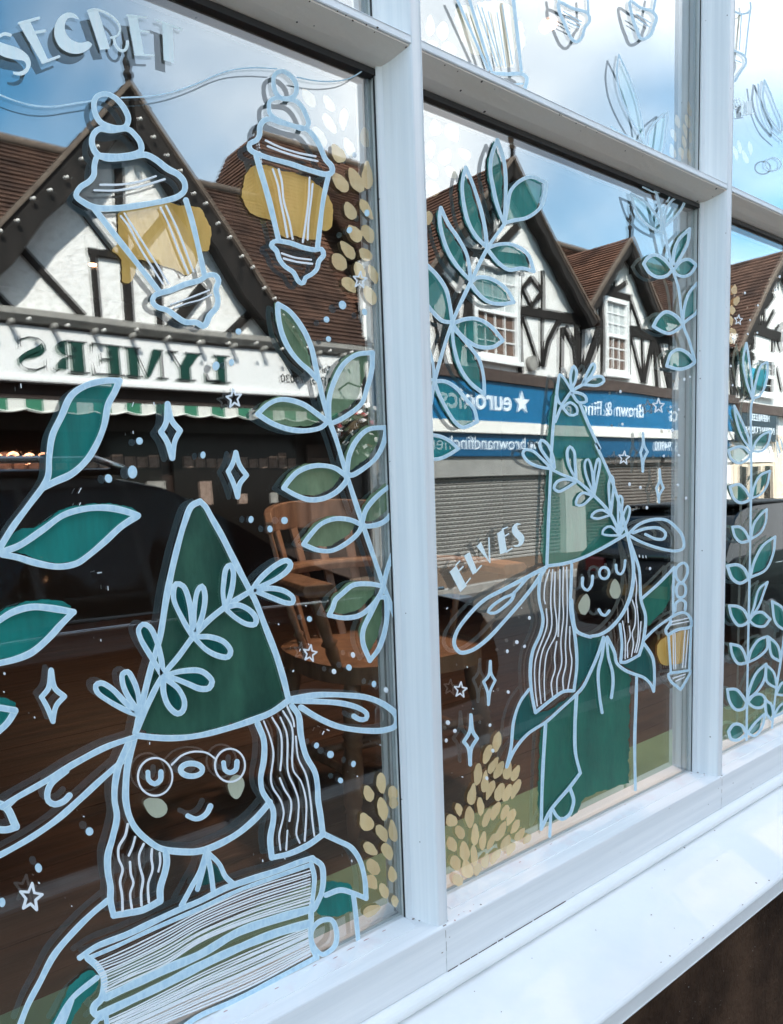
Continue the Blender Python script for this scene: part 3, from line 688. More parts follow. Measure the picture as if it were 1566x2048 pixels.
# ------------------------------------------------------------------ the double gabled shop with the blue fascia
B = thing('timbered_shop', 'black and white timbered shop with twin gables, blue fascia and roller shutters', 'building', V(14.9, 11, 0))
mb = MB(True); mb.box(8.75, 22.3, FV + 0.005, FV + 0.25, 0, 5.75); mb.build('wall', 'panel_render', B)
G2, G3 = (12.40, 8.08, 9.75, 15.02, 5.30), (16.62, 7.30, 14.98, 18.22, 5.55)
for (ax, az, lx, rx, bz) in (G2, G3):
    mb = MB(True); mb.prism([(lx, bz), (rx, bz), (ax, az)], FV, FV + 0.2, 'y'); mb.build('gable_wall', 'panel_render', B)
    s = (az - bz) / (rx - ax)
    for sx, ex in ((-1, lx), (1, rx)):
        foot = (ex + sx * 0.12, bz - s * 0.12 + 0.1)
        barge(B, (ax, az + 0.10), foot, 0.26 if az > 8 else 0.22, FV - 0.32 - 0.001 * sx, FV - 0.24 - 0.001 * sx, 'black_timber', 6)
    mb = MB(True)
    for ex in (lx - 0.22, rx + 0.22):
        courses(mb, (ex, FV - 0.28, bz - 0.12), (ex, FV + 4.2, bz - 0.12), (ax, FV - 0.28, az + 0.13), (ax, FV + 4.2, az + 0.13), 26)
    mb.build('gable_roof', 'clay_tile', B)
finial(B, 12.40, FV - 0.28, 8.05, 9.05); finial(B, 16.62, FV - 0.28, 7.25, 8.40)
mb = MB(True); courses(mb, (8.9, FV + 0.26, 5.78), (22.2, FV + 0.26, 5.78), (8.9, FV + 2.2, 7.95), (22.2, FV + 2.2, 7.95), 26)
for (ea, eb) in ((8.9, 9.8), (18.3, 22.2)):
    courses(mb, (ea, FV - 0.2, 5.32), (eb, FV - 0.2, 5.32), (ea, FV + 0.27, 5.79), (eb, FV + 0.27, 5.79), 6); mb.build('main_roof', 'clay_tile', B)
mb = MB(True); mb.tube([(8.9, FV + 2.2, 7.97), (22.2, FV + 2.2, 7.97)], 0.09, 8); mb.build('ridge_tile', 'verge', B)
timbers(B, [('G', 42, [(935, 560), (962, 1345)]), ('G', 16, [(1120, 640), (1135, 1290)]), ('G', 52, [(965, 850), (1250, 912)]), ('G', 26, [(980, 905), (1110, 1295)]),
            ('G', 32, [(1245, 950), (1180, 1100), (1145, 1290)]), ('G', 22, [(1270, 1000), (1278, 1350)]), ('G', 36, [(1290, 1000), (1365, 1150), (1390, 1350)]),
            ('G', 36, [(1378, 960), (1385, 1345)]), ('G', 24, [(1420, 1000), (1418, 1345)]), ('G', 28, [(1545, 1050), (1460, 1335)]), ('G', 56, [(1250, 922), (1570, 962)]),
            ('G', 24, [(970, 690), (1030, 610)]), ('G', 24, [(1030, 610), (1112, 722)]), ('G', 24, [(1112, 722), (1042, 832)]), ('G', 24, [(1042, 832), (970, 690)]),
            ('G', 22, [(1112, 560), (1125, 855)]), ('G', 60, [(520, 400), (1010, 470)]), ('G', 50, [(545, 560), (560, 1270)]), ('G', 45, [(720, 60), (735, 420)]),
            ('G', 40, [(610, 60), (720, 300)]), ('G', 45, [(930, 200), (760, 380)]), ('G', 34, [(440, 620), (520, 400)]), ('G', 40, [(390, 745), (545, 760)]),
            ('G', 30, [(260, 520), (440, 740)]), ('G', 30, [(250, 830), (330, 1280)]), ('G', 32, [(400, 780), (300, 1290)]), ('G', 36, [(430, 770), (440, 1290)]), ('G', 30, [(520, 800), (450, 1290)])])
timbers(B, [('H', 45, [(125, 710), (385, 765)]), ('H', 46, [(125, 740), (142, 1405)]), ('H', 42, [(355, 790), (348, 1410)]), ('H', 56, [(370, 1020), (790, 1105)]),
            ('H', 26, [(380, 1070), (470, 1430)]), ('H', 24, [(475, 1070), (482, 1435)]), ('H', 32, [(560, 1110), (490, 1435)]), ('H', 38, [(580, 1100), (592, 1470)]),
            ('H', 36, [(610, 1110), (682, 1485)]), ('H', 22, [(690, 1080), (690, 1480)]), ('H', 32, [(748, 1290), (692, 1495)]), ('H', 54, [(-20, 940), (115, 972)]),
            ('H', 32, [(100, 1000), (10, 1335)]), ('H', 26, [(380, 790), (470, 1030)]), ('H', 26, [(245, 620), (250, 740)]), ('H', 24, [(170, 640), (240, 700)]), ('H', 24, [(340, 640), (250, 700)]),
            ('H', 24, [(60, 760), (60, 950)])], y0=FV - 0.040)
x0, z1 = F(943, 512); x1, _ = F(1038, 530); _, z0 = F(948, 712)
sash(B, x0, x1, z0, z1, 4, 'brown_curtain', 'net_curtain')
x0, z1 = F(1203, 590); x1, _ = F(1254, 605); _, z0 = F(1206, 748)
sash(B, x0, x1, z0, z1, 3, 'brown_curtain', 'net_curtain')
for (a, b, zz, hh, dp) in ((8.75, 22.2, 3.72, 0.16, 0.30), (8.75, 22.2, 3.881, 0.10, 0.20)):
    mb = MB(True); mb.box(a, b, FV - dp, FV + 0.01, zz, zz + hh); mb.build('bressumer', 'brown_timber', B)
# fascias
mb = MB(True); mb.box(8.78, 21.9, FV - 0.24, FV, 2.905, 3.715); mb.build('fascia_board', 'fascia_blue', B)
mb = MB(True); mb.box(8.78, 21.9, FV - 0.30, FV, 2.665, 2.900); mb.build('fascia_strip', 'pier_white', B)
mb = MB(True); mb.box(8.78, 21.9, FV - 0.22, FV, 2.190, 2.660); mb.build('lower_fascia', 'fascia_blue2', B)
def xat(u, v): return F(u, v)[0]
yr1, yr2 = 2 * D - (FV - 0.241), 2 * D - (FV - 0.221)
text_part('fascia_lettering', 'euronics', 0.60, (xat(872, 790) + xat(1003, 805)) / 2, yr1, 3.14, 'letter_pale', B, sx=1.05, spacing=0.97, offset=0.008)
def star(x, z, r0, r1, y, parent, name='star_mark'):
    mb = MB(); pts = []
    for i in range(10):
        r = r0 if i % 2 == 0 else r1; a = math.pi / 2 + i * math.pi / 5
        pts.append((x + r * math.cos(a), z + r * math.sin(a)))
    mb.prism(pts, y, y + 0.012, 'y'); return mb.build(name, 'letter_pale', parent)
star(xat(1030, 806), 3.33, 0.26, 0.11, yr1, B)
text_part('fascia_lettering', 'Brown & Fincher', 0.46, (xat(1105, 815) + xat(1292, 832)) / 2 - 0.15, yr1, 3.16, 'letter_pale', B, sx=0.98, offset=0.004)
text_part('fascia_lettering', 'euronics', 0.60, 19.55, yr1, 3.14, 'letter_pale', B, sx=1.05, spacing=0.97, offset=0.008)
text_part('fascia_lettering', 'www.brownandfincher.co.uk', 0.40, 11.35, yr2, 2.33, 'letter_pale', B, sx=1.02)
text_part('fascia_lettering', '01905 794900', 0.36, 18.75, yr2, 2.34, 'letter_pale', B, sx=1.0)
# roller shutters: every slat a real ribbed bar
for (a, b, m1, slots) in ((9.0, 14.15, 'shutter_grey', True), (14.95, 18.2, 'shutter_brown', False), (18.4, 21.6, 'shutter_brown', False)):
    sh = None
    mb = MB(True); mb.box(a, b, FV - 0.16, FV, 1.78 if slots else 2.05, 2.185); sh = mb.build('shutter_box', m1, B)
    z = 1.775 if slots else 2.045; i = 0
    base = None
    while z > 0.05:
        nm = 'slat'
        if base is None:
            mb = MB(True); mb.prism([(FV - 0.03, 0), (FV - 0.03, -0.074), (FV - 0.045, -0.073), (FV - 0.066, -0.050), (FV - 0.066, -0.018), (FV - 0.05, -0.004)], a, b, 'x')
            base = mb.build(nm, m1, sh); base.location = (0, 0, z)
        else:
            o = base.copy(); COL.objects.link(o); o.parent = sh; o.location = (0, 0, z)
        z -= 0.078; i += 1
    if slots:
        mb = MB(True); z = 1.775; r = 0
        while z > 0.35:
            x = a + (0.06 if r % 2 else 0.0)
            while x < b - 0.1:
                mb.box(x + 0.03, x + 0.115, FV - 0.0672, FV - 0.060, z - 0.043, z - 0.022); x += 0.14
            z -= 0.078; r += 1
        tag(mb.build('vent_slots', 'slot_dark', B), kind='stuff')
mb = MB(True); mb.box(14.18, 14.92, FV - 0.20, FV, 0, 2.186); mb.build('pier', 'pier_white', B)
mb = MB(True); mb.box(8.76, 8.98, FV - 0.12, FV, 0, 2.186); mb.build('pier', 'pier_white', B)
# round burglar alarm box
mb = MB(True); c = F(1066, 725); mb.tube([(c[0], FV, c[1]), (c[0], FV - 0.12, c[1])], 0.16, 14); mb.build('alarm_box', 'cornice_grey', B)

# ------------------------------------------------------------------ the restaurant further along
Cc = thing('restaurant', 'timbered restaurant with a tall gable, dark fascia and cream wall', 'building', V(25, 11, 0))
mb = MB(True); mb.box(22.35, 34, FV + 0.005, FV + 0.25, 0, 5.8); mb.build('wall', 'panel_render', Cc)
ax, az, lx, rx, bz = 25.1, 8.35, 22.2, 28.0, 5.2
mb = MB(True); mb.prism([(lx, bz), (rx, bz), (ax, az)], FV, FV + 0.2, 'y'); mb.build('gable_wall', 'panel_render', Cc)
for sx, ex in ((-1, lx), (1, rx)):
    barge(Cc, (ax, az + 0.1), (ex + sx * 0.1, bz), 0.34, FV - 0.30 - 0.001 * sx, FV - 0.22 - 0.001 * sx, 'black_timber', 6)
mb = MB(True)
for ex in (lx - 0.2, rx + 0.2):
    courses(mb, (ex, FV - 0.26, bz - 0.12), (ex, FV + 4.2, bz - 0.12), (ax, FV - 0.26, az + 0.13), (ax, FV + 4.2, az + 0.13), 30)
mb.build('gable_roof', 'dark_tile', Cc)
mb = MB(True); courses(mb, (19.5, FV + 0.1, 5.6), (34, FV + 0.1, 5.6), (19.5, FV + 2.4, 8.2), (34, FV + 2.4, 8.2), 30); mb.build('main_roof', 'dark_tile', Cc)
mb = MB(True); mb.tube([(19.5, FV + 2.4, 8.24), (34, FV + 2.4, 8.24)], 0.11, 8); mb.build('ridge_tile', 'verge', Cc)
finial(Cc, ax, FV - 0.26, az, 9.3)
timbers(Cc, [('U', 44, [(725, 1240), (722, 1720)]), ('U', 40, [(600, 1430), (700, 1720)]), ('U', 44, [(890, 1430), (740, 1700)]), ('U', 44, [(760, 1360), (890, 1190)]),
             ('U', 44, [(985, 1640), (880, 1780)]), ('U', 80, [(480, 1680), (1010, 1835)]), ('U', 40, [(530, 1640), (560, 1940)]), ('U', 34, [(470, 1850), (560, 2000)]),
             ('U', 50, [(870, 1820), (860, 2060)]), ('W', 34, [(240, 60), (170, 640)]), ('W', 30, [(180, 80), (210, 640)]), ('W', 60, [(740, 190), (735, 660)]),
             ('W', 34, [(300, 90), (320, 640)]), ('W', 30, [(790, 210), (870, 560)]), ('W', 34, [(250, 520), (300, 660)]), ('W', 40, [(130, 90), (150, 660)]), ('W', 36, [(420, 60), (440, 240)]), ('W', 36, [(350, 520), (380, 670)]), ('W', 36, [(430, 520), (400, 670)]), ('W', 60, [(120, 30), (480, 80)]), ('U', 40, [(560, 1900), (480, 2040)]), ('U', 36, [(470, 1700), (420, 2000)]), ('U', 36, [(930, 1850), (980, 2060)]), ('U', 34, [(840, 1100), (760, 1340)])])
mb = MB(True); p = F(*cpx('W', 150, 720)); q = F(*cpx('W', 150, 860)); mb.box(22.3, 34, FV - 0.22, FV + 0.01, q[1], p[1]); mb.build('bressumer', 'brown_timber', Cc)
p = F(*cpx('W', 600, 880)); q = F(*cpx('W', 600, 1260))
mb = MB(True); mb.box(22.35, F(*cpx('W', 740, 1000))[0], FV - 0.2, FV + 0.01, q[1], q[1] + 0.98); mb.build('fascia_board', 'dark_fascia', Cc)
text_part('fascia_lettering', 'NEPALESE', 0.30, 23.75, 2 * D - (FV - 0.201), q[1] + 0.60, 'letter_pale', Cc, sx=1.0)
text_part('fascia_lettering', 'INDIAN CUISINE', 0.30, 23.75, 2 * D - (FV - 0.201), q[1] + 0.22, 'letter_pale', Cc, sx=0.95)
mb = MB(True); xa = F(*cpx('W', 742, 1300))[0]; mb.box(xa, 34, FV - 0.06, FV + 0.002, 0, 2.9); mb.build('cream_wall', 'cream_wall', Cc)
mb = MB(True); mb.box(22.4, xa - 0.02, FV - 0.05, FV + 0.002, 0.0, q[1] - 0.01); sf = mb.build('shop_front', 'cream_wall', Cc)
for i in range(3):
    mb = MB(True); x = 22.75 + i * 0.85; mb.box(x, x + 0.55, FV - 0.06, FV - 0.04, 0.7, q[1] - 0.75); mb.build('shop_pane', 'shop_glass', Cc)
mb = MB(True); xs = 22.45; mb.box(22.45, xa - 0.1, FV - 0.09, FV - 0.04, q[1] - 0.62, q[1] - 0.05); mb.build('blind', 'sign_white', Cc)
x0, z1 = F(*cpx('W', 470, 230)); x1, z0 = F(*cpx('W', 700, 600))
sash(Cc, x0 + 0.1, x1 + 0.25, z0 - 0.05, z1 + 0.35, 2, 'shop_glass', 'net_curtain')
x0, z1 = F(*cpx('W', 335, 250)); x1, z0 = F(*cpx('W', 550, 510))
mb = MB(True); mb.box(x0, x1, FV - 0.26, FV - 0.20, z0, z1); mb.build('turquoise_board', 'turquoise', Cc)

# ------------------------------------------------------------------ parked cars
mat('black_car', (0.006, 0.0065, 0.008), 0.12, spec=0.5, coat=0.5)
mat('dark_red_car', (0.010, 0.007, 0.007), 0.45, spec=0.3)
mat('silver_car', (0.42, 0.42, 0.42), 0.28, metal=0.5)
mat('car_glass', (0.006, 0.007, 0.008), 0.04, spec=0.6)
mat('tyre', (0.012, 0.012, 0.012), 0.9)
mat('rim', (0.35, 0.35, 0.36), 0.35, metal=0.8)
mat('tail_lamp', (0.16, 0.008, 0.010), 0.25)
mat('head_lamp', (0.6, 0.62, 0.63), 0.1)
mat('yellow_plate', (0.36, 0.20, 0.06), 0.6)
mat('chrome', (0.6, 0.6, 0.6), 0.15, metal=1.0)
def car(label, x0, yv, ln, wd, ht, paint, prof, rail=True):
    """prof: side outline of the body and of the glasshouse as fractions of length and height; the car faces +X, its near side at yv"""
    c = thing('parked_car', label, 'car', V(x0 + ln / 2, yv + wd / 2, -0.12), group='cars parked along the near kerb')
    body, house = prof
    z0 = -0.12
    def P(pt): return (x0 + pt[0] * ln, z0 + pt[1] * ht)
    def loft(poly, ins, name, m, par):
        mb = MB(True); n = len(poly); rows = []
        for f, e in ((0.0, 0.10), (0.045, 0.02), (0.16, 0.0), (0.84, 0.0), (0.955, 0.02), (1.0, 0.10)):
            row = []
            cx = sum(q[0] for q in poly) / n; cz = sum(q[1] for q in poly) / n
            for (px_, pz_) in poly:
                k = max(0, (pz_ - (z0 + 0.55 * ht)) / (0.45 * ht)) * ins
                yy = yv + wd * f; yy += (0.5 - f) * 2 * k
                row.append(mb.p(px_ + (cx - px_) * e * 0.10, yy, pz_ + (cz - pz_) * e * 0.35))
            rows.append(row)
        for r in range(len(rows) - 1):
            for k in range(n):
                mb.face([rows[r][k], rows[r][(k + 1) % n], rows[r + 1][(k + 1) % n], rows[r + 1][k]], True)
        for row, rv in ((rows[0], True), (rows[-1], False)):
            for t in tessellate_polygon([[Vector((q[0], q[1], 0)) for q in poly]]):
                mb.face([row[i] for i in (reversed(t) if rv else t)])
        return mb.build(name, m, par)
    def smooth(poly, n=3):
        pts = []
        m = len(poly)
        for i in range(m):
            p0, p1, p2, p3 = (Vector(poly[(i + k - 1) % m]) for k in range(4))
            for j in range(n):
                t = j / n
                pts.append(tuple(0.5 * ((2 * p1) + (p2 - p0) * t + (2 * p0 - 5 * p1 + 4 * p2 - p3) * t * t + (3 * p1 - p0 - 3 * p2 + p3) * t ** 3)))
        return pts
    loft(smooth([P(q) for q in body]), 0.06, 'body', paint, c)
    loft(smooth([P(q) for q in house]), 0.20, 'glasshouse', 'car_glass', c)
    top = max(q[1] for q in house)
    roof = [q for q in house if q[1] > top - 0.07]
    xa, xb = min(q[0] for q in roof), max(q[0] for q in roof)
    mb = MB(True); mb.box(x0 + xa * ln, x0 + xb * ln, yv + 0.20, yv + wd - 0.20, z0 + top * ht - 0.01, z0 + top * ht + 0.025); rf = mb.build('roof', paint, c, bevel=0.02)
    if rail:
        for y in (yv + 0.21, yv + wd - 0.21):
            mb = MB(True); mb.tube([(x0 + xa * ln, y, z0 + top * ht + 0.02), (x0 + (xa + 0.03) * ln, y, z0 + top * ht + 0.07), (x0 + (xb - 0.03) * ln, y, z0 + top * ht + 0.07), (x0 + xb * ln, y, z0 + top * ht + 0.02)], 0.018, 6); mb.build('roof_rail', 'chrome', rf)
    mb = MB(True); mb.tube([(x0 + 0.04 * ln, yv + 0.035, z0 + 0.60 * ht), (x0 + 0.5 * ln, yv - 0.004, z0 + 0.615 * ht), (x0 + 0.9 * ln, yv + 0.03, z0 + 0.585 * ht)], 0.012, 6); mb.build('belt_trim', 'chrome', c)
    for fx in (0.19, 0.81):
        for y, sg in ((yv - 0.01, 1), (yv + wd + 0.01, -1)):
            mb = MB(True); cx, cz = x0 + fx * ln, z0 + 0.33
            mb.tube([(cx, y, cz), (cx, y + sg * 0.03, cz), (cx, y + sg * 0.20, cz)], [0.30, 0.335, 0.335], 18); wl = mb.build('wheel', 'tyre', c)
            mb = MB(True); mb.tube([(cx, y - sg * 0.012, cz), (cx, y + sg * 0.02, cz)], [0.20, 0.22], 14); mb.build('rim', 'rim', wl)
    for fy in (0.11, 0.79):
        mb = MB(True); mb.box(x0 - 0.015, x0 + 0.10, yv + wd * fy, yv + wd * (fy + 0.14), z0 + 0.55 * ht, z0 + 0.66 * ht); mb.build('tail_lamp', 'tail_lamp', c, bevel=0.02)
        mb = MB(True); mb.box(x0 + ln - 0.16, x0 + ln + 0.002, yv + wd * fy, yv + wd * (fy + 0.14), z0 + 0.43 * ht, z0 + 0.52 * ht); mb.build('head_lamp', 'head_lamp', c, bevel=0.02)
    mb = MB(True); mb.box(x0 - 0.03, x0 + 0.02, yv + wd * 0.5 - 0.26, yv + wd * 0.5 + 0.26, z0 + 0.40 * ht, z0 + 0.40 * ht + 0.115); mb.build('number_plate', 'yellow_plate', c)
    return c
suv = ([(0.0, 0.2), (0.0, 0.42), (0.01, 0.6), (0.10, 0.64), (0.5, 0.645), (0.74, 0.63), (0.86, 0.585), (0.955, 0.51), (1.0, 0.38), (1.0, 0.2), (0.9, 0.14), (0.1, 0.14)],
       [(0.02, 0.60), (0.035, 0.80), (0.075, 0.955), (0.25, 1.0), (0.48, 0.985), (0.57, 0.90), (0.66, 0.75), (0.745, 0.62), (0.4, 0.6)])
hatch = ([(0.0, 0.22), (-0.005, 0.45), (0.01, 0.64), (0.10, 0.69), (0.5, 0.68), (0.72, 0.66), (0.88, 0.60), (0.97, 0.50), (1.0, 0.38), (0.99, 0.2), (0.9, 0.14), (0.1, 0.14)],
         [(0.02, 0.62), (0.06, 0.80), (0.13, 0.96), (0.30, 1.0), (0.48, 0.985), (0.58, 0.88), (0.72, 0.65), (0.4, 0.62)])
car('tall black car with roof rails parked in front of the gabled shop', -0.85, 3.4, 4.55, 1.82, 1.80, 'black_car', suv)
car('dark hatchback with red tail lamps and yellow plate before the roller shutters', 6.45, 3.15, 4.0, 1.66, 1.42, 'dark_red_car', hatch, rail=False)
car('silver car parked ahead of the dark hatchback', 11.6, 3.2, 4.2, 1.72, 1.50, 'silver_car', hatch, rail=False)

# ================================================================== inside the cafe
mat('chair_wood', (0.30, 0.165, 0.10), 0.55, col2=(0.17, 0.088, 0.052), scale=9, stretch=(3, 3, 0.5), bump=0.15, coat=0.3)
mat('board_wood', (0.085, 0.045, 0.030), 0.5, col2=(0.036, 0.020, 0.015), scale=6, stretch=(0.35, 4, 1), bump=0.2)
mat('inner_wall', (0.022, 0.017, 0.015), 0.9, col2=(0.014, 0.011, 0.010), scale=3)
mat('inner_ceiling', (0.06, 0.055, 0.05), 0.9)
mat('sage_board', (0.23, 0.43, 0.31), 0.45, col2=(0.18, 0.35, 0.25), scale=5, bump=0.08)
mat('inner_white', (0.70, 0.72, 0.72), 0.5)
mat('lamp_ring', (0.05, 0.045, 0.04), 0.6)
mat('lamp_glow', (1, 0.7, 0.5), 0.5, emit=((1.0, 0.50, 0.28), 14.0))
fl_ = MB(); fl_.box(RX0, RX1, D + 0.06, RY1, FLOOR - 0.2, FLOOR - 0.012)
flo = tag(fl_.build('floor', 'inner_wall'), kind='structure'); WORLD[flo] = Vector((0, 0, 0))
for i in range(30):
    y = D + 0.262 + i * 0.145
    mb = MB(); a = RX0 + 0.02; 
    mb.box(RX0, RX1, y, y + 0.142, FLOOR - 0.0118, FLOOR - rnd.uniform(0, 0.0015)); mb.build('plank', 'board_wood', flo)
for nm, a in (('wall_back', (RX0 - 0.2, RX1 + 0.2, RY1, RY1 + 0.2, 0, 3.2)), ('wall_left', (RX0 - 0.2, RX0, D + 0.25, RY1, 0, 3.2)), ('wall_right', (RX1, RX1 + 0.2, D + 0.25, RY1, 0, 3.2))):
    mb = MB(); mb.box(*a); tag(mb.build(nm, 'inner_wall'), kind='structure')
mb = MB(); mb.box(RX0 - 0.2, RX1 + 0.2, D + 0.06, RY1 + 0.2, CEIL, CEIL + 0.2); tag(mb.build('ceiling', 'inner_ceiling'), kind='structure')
# front lining of the room left and right of the window
for a, b in ((RX0 - 0.2, XL + 0.0), (XR - 0.0, RX1 + 0.2)):
    mb = MB(); mb.box(a, b, D + 0.252, D + 0.30, 0, 3.0); tag(mb.build('wall_front', 'inner_wall'), kind='structure')
# window board
ib = thing('window_board', 'sage green painted board along the inside of the window', 'window board', (1.2, D + 0.15, 0.86))
mb = MB(); mb.box(XL - 0.1, XR + 0.1, D + 0.051, D + 0.207, ZB - 0.045, ZB - 0.010); mb.build('board', 'sage_board', ib, bevel=0.004)
mb = MB(); mb.box(XL - 0.1, XR + 0.1, D + 0.18, D + 0.20, FLOOR - 0.012, ZB - 0.046); mb.build('apron', 'sage_board', ib)
# ceiling spots
def spot(u, v, label, zc):
    r = ray(u, v); t = (zc - EYE) / r.z
    p = Vector((r.x * t, r.y * t, zc))
    s = thing('ceiling_spot', label, 'lamp', p, group='spot lamps in the cafe ceiling')
    mb = MB(); mb.tube([(p.x, p.y, CEIL - 0.001), (p.x, p.y, zc - 0.004)], [0.038, 0.036], 14); mb.build('housing', 'lamp_ring', s)
    mb = MB(); mb.tube([(p.x, p.y, zc - 0.0045), (p.x, p.y, zc - 0.012)], [0.020, 0.016], 14); mb.build('bulb', 'lamp_glow', s)
    ld = bpy.data.lights.new('spot_light', 'SPOT'); ld.energy = 24; ld.color = (1.0, 0.66, 0.42); ld.spot_size = R3(110); ld.spot_blend = 0.7; ld.shadow_soft_size = 0.03
    lo = bpy.data.objects.new('spot_light', ld); COL.objects.link(lo); lo.parent = s; lo.location = (0, 0, -0.03)
spot(1100, 45, 'lit ceiling spot seen through the upper middle pane', 2.86)
spot(908, 219, 'lit ceiling spot just under the middle transom', 2.86)
spot(185, 527, 'lit ceiling spot seen through the gable in the large pane', 2.86)
# captain's chair
ch = thing('captains_chair', 'wooden captains chair with turned legs and spindle back behind the glass', 'chair', (1.285, 1.63, FLOOR))
ch.rotation_euler.z = R3(-7)
WD = MB
def lpart(name, mb, bevel=0.0, par=ch): return mb.build(name, 'chair_wood', par, bevel=bevel, local=True)
SH = 0.425
seat = [(0.255 * math.copysign(abs(math.cos(a)) ** 0.62, math.cos(a)), 0.25 * math.copysign(abs(math.sin(a)) ** 0.7, math.sin(a))) for a in [2 * math.pi * i / 40 for i in range(40)]]
mb = MB(); mb.prism(seat, SH - 0.042, SH, 'z'); lpart('seat', mb, 0.010)
TURN = [(0.0, 0.013), (0.06, 0.016), (0.16, 0.019), (0.17, 0.023), (0.19, 0.019), (0.22, 0.024), (0.42, 0.027), (0.56, 0.022), (0.58, 0.028), (0.61, 0.021), (0.63, 0.028), (0.66, 0.021), (0.80, 0.026), (0.95, 0.021), (1.0, 0.018)]
def turned(p0, p1, k=1.0, prof=TURN):
    p0, p1 = Vector(p0), Vector(p1); mb = MB()
    mb.tube([p0.lerp(p1, t) for t, _ in prof], [r * k for _, r in prof], 12); return mb
for sx in (-1, 1):
    for sy in (-1, 1):
        lpart('leg', turned((sx * 0.235, sy * 0.225, 0), (sx * 0.185, sy * 0.165, SH - 0.03)))
STR = [(0.0, 0.009), (0.3, 0.012), (0.45, 0.016), (0.5, 0.018), (0.55, 0.016), (0.7, 0.012), (1.0, 0.009)]
for sx in (-1, 1):
    lpart('stretcher', turned((sx * 0.218, -0.205, 0.155), (sx * 0.218, 0.205, 0.155), 1, STR))
lpart('stretcher', turned((-0.218, 0.0, 0.157), (0.218, 0.0, 0.157), 1, STR))
lpart('stretcher', turned((-0.215, -0.203, 0.225), (0.215, -0.203, 0.225), 0.9, STR))
# bow arm at 0.63 and raised comb above
bow = []
for i in range(25):
    a = math.pi * (-0.02 + 1.04 * i / 24)
    bow.append((0.285 * math.cos(a) * (1.0 if math.sin(a) > 0 else 1.02), -0.02 + 0.31 * max(math.sin(a), -0.2), 0.635))
bow = [(0.30, -0.235, 0.628), (0.298, -0.14, 0.632)] + bow + [(-0.298, -0.14, 0.632), (-0.30, -0.235, 0.628)]
mb = MB(); rows = []
for k, q in enumerate(bow):
    a = Vector(bow[max(k - 1, 0)]); b = Vector(bow[min(k + 1, len(bow) - 1)]); d = (b - a).normalized(); n = Vector((d.y, -d.x, 0))
    wdt = 0.036 if 2 < k < len(bow) - 3 else 0.044
    rows.append([mb.p(*(Vector(q) + n * s * wdt + Vector((0, 0, h)))) for s, h in ((-1, 0.004), (-0.8, 0.015), (0.8, 0.015), (1, 0.004), (0.8, -0.014), (-0.8, -0.014))])
for k in range(len(rows) - 1):
    for j in range(6): mb.face([rows[k][j], rows[k][(j + 1) % 6], rows[k + 1][(j + 1) % 6], rows[k + 1][j]])
mb.face(list(reversed(rows[0]))); mb.face(rows[-1]); lpart('bow_arm', mb, 0.003)
SP = [(0, 0.008), (0.25, 0.013), (0.32, 0.010), (0.36, 0.016), (0.40, 0.010), (0.6, 0.012), (1, 0.008)]
for sx in (-1, 1):
    lpart('arm_post', turned((sx * 0.225, -0.17, SH - 0.01), (sx * 0.298, -0.19, 0.625), 1.35, SP))
    lpart('spindle', turned((sx * 0.235, -0.02, SH - 0.01), (sx * 0.29, 0.0, 0.625), 0.9, SP))
for i in range(7):
    a = math.pi * (0.16 + 0.68 * i / 6)
    x, y = math.cos(a), math.sin(a)
    top = (0.27 * x, 0.03 + 0.33 * y, 0.765)
    p0, p1 = Vector((0.215 * x, 0.015 + 0.20 * y, SH - 0.01)), Vector(top)
    mb = MB(); d = (p1 - p0).normalized(); n = Vector((-y, x, 0)).normalized(); t_ = Vector((x, y, 0)) * 0.006
    wd_ = 0.013
    mb.hexa([tuple(p0 + n * s * wd_ + t_ * r) for s, r in ((-1, -1), (1, -1), (1, 1), (-1, 1))], [tuple(p1 + n * s * wd_ * 1.15 + t_ * r) for s, r in ((-1, -1), (1, -1), (1, 1), (-1, 1))])
    lpart('back_slat', mb, 0.003)
mb = MB(); rows = []
for i in range(17):
    a = math.pi * (0.10 + 0.80 * i / 16); x, y = math.cos(a), math.sin(a); h = 0.055 * math.sin(math.pi * i / 16) ** 0.5 + 0.02
    rows.append([mb.p(0.27 * x + s * 0.011 * x, 0.03 + 0.33 * y + s * 0.011 * y, 0.760 + z) for s, z in ((-1, -0.012), (1, -0.012), (1, h), (-1, h))])
for k in range(16):
    for j in range(4): mb.face([rows[k][j], rows[k][(j + 1) % 4], rows[k + 1][(j + 1) % 4], rows[k + 1][j]])
mb.face(list(reversed(rows[0]))); mb.face(rows[-1]); lpart('top_rail', mb, 0.004)

# ================================================================== the painting on the glass
# outlines lie on the outer face of the glass, colour fields are brushed on the inside
def paint_mat(name, col, col2, rough=0.55, sc_=(60, 60, 9)):
    return mat(name, col, rough, col2=col2, scale=1.0, stretch=sc_, bump=0.15, bscale=1.0, detail=5, ramp=(0.3, 0.72))
paint_mat('line_paint', (0.42, 0.63, 0.78), (0.66, 0.83, 0.92), sc_=(150, 150, 70))
paint_mat('line_edge', (0.62, 0.80, 0.89), (0.72, 0.87, 0.93))
paint_mat('white_line', (0.86, 0.88, 0.90), (0.80, 0.84, 0.88))
paint_mat('letter_paint', (0.76, 0.90, 0.93), (0.88, 0.95, 0.96), sc_=(120, 120, 14))
paint_mat('teal_field', (0.0, 0.30, 0.265), (0.004, 0.19, 0.175))
paint_mat('deep_teal_field', (0.0, 0.15, 0.135), (0.0, 0.10, 0.10))
paint_mat('green_field', (0.22, 0.33, 0.19), (0.12, 0.20, 0.105), sc_=(50, 50, 22))
paint_mat('hat_field', (0.045, 0.165, 0.110), (0.010, 0.060, 0.044), sc_=(26, 26, 9))
paint_mat('coat_field', (0.015, 0.22, 0.15), (0.006, 0.13, 0.10), sc_=(26, 26, 9))
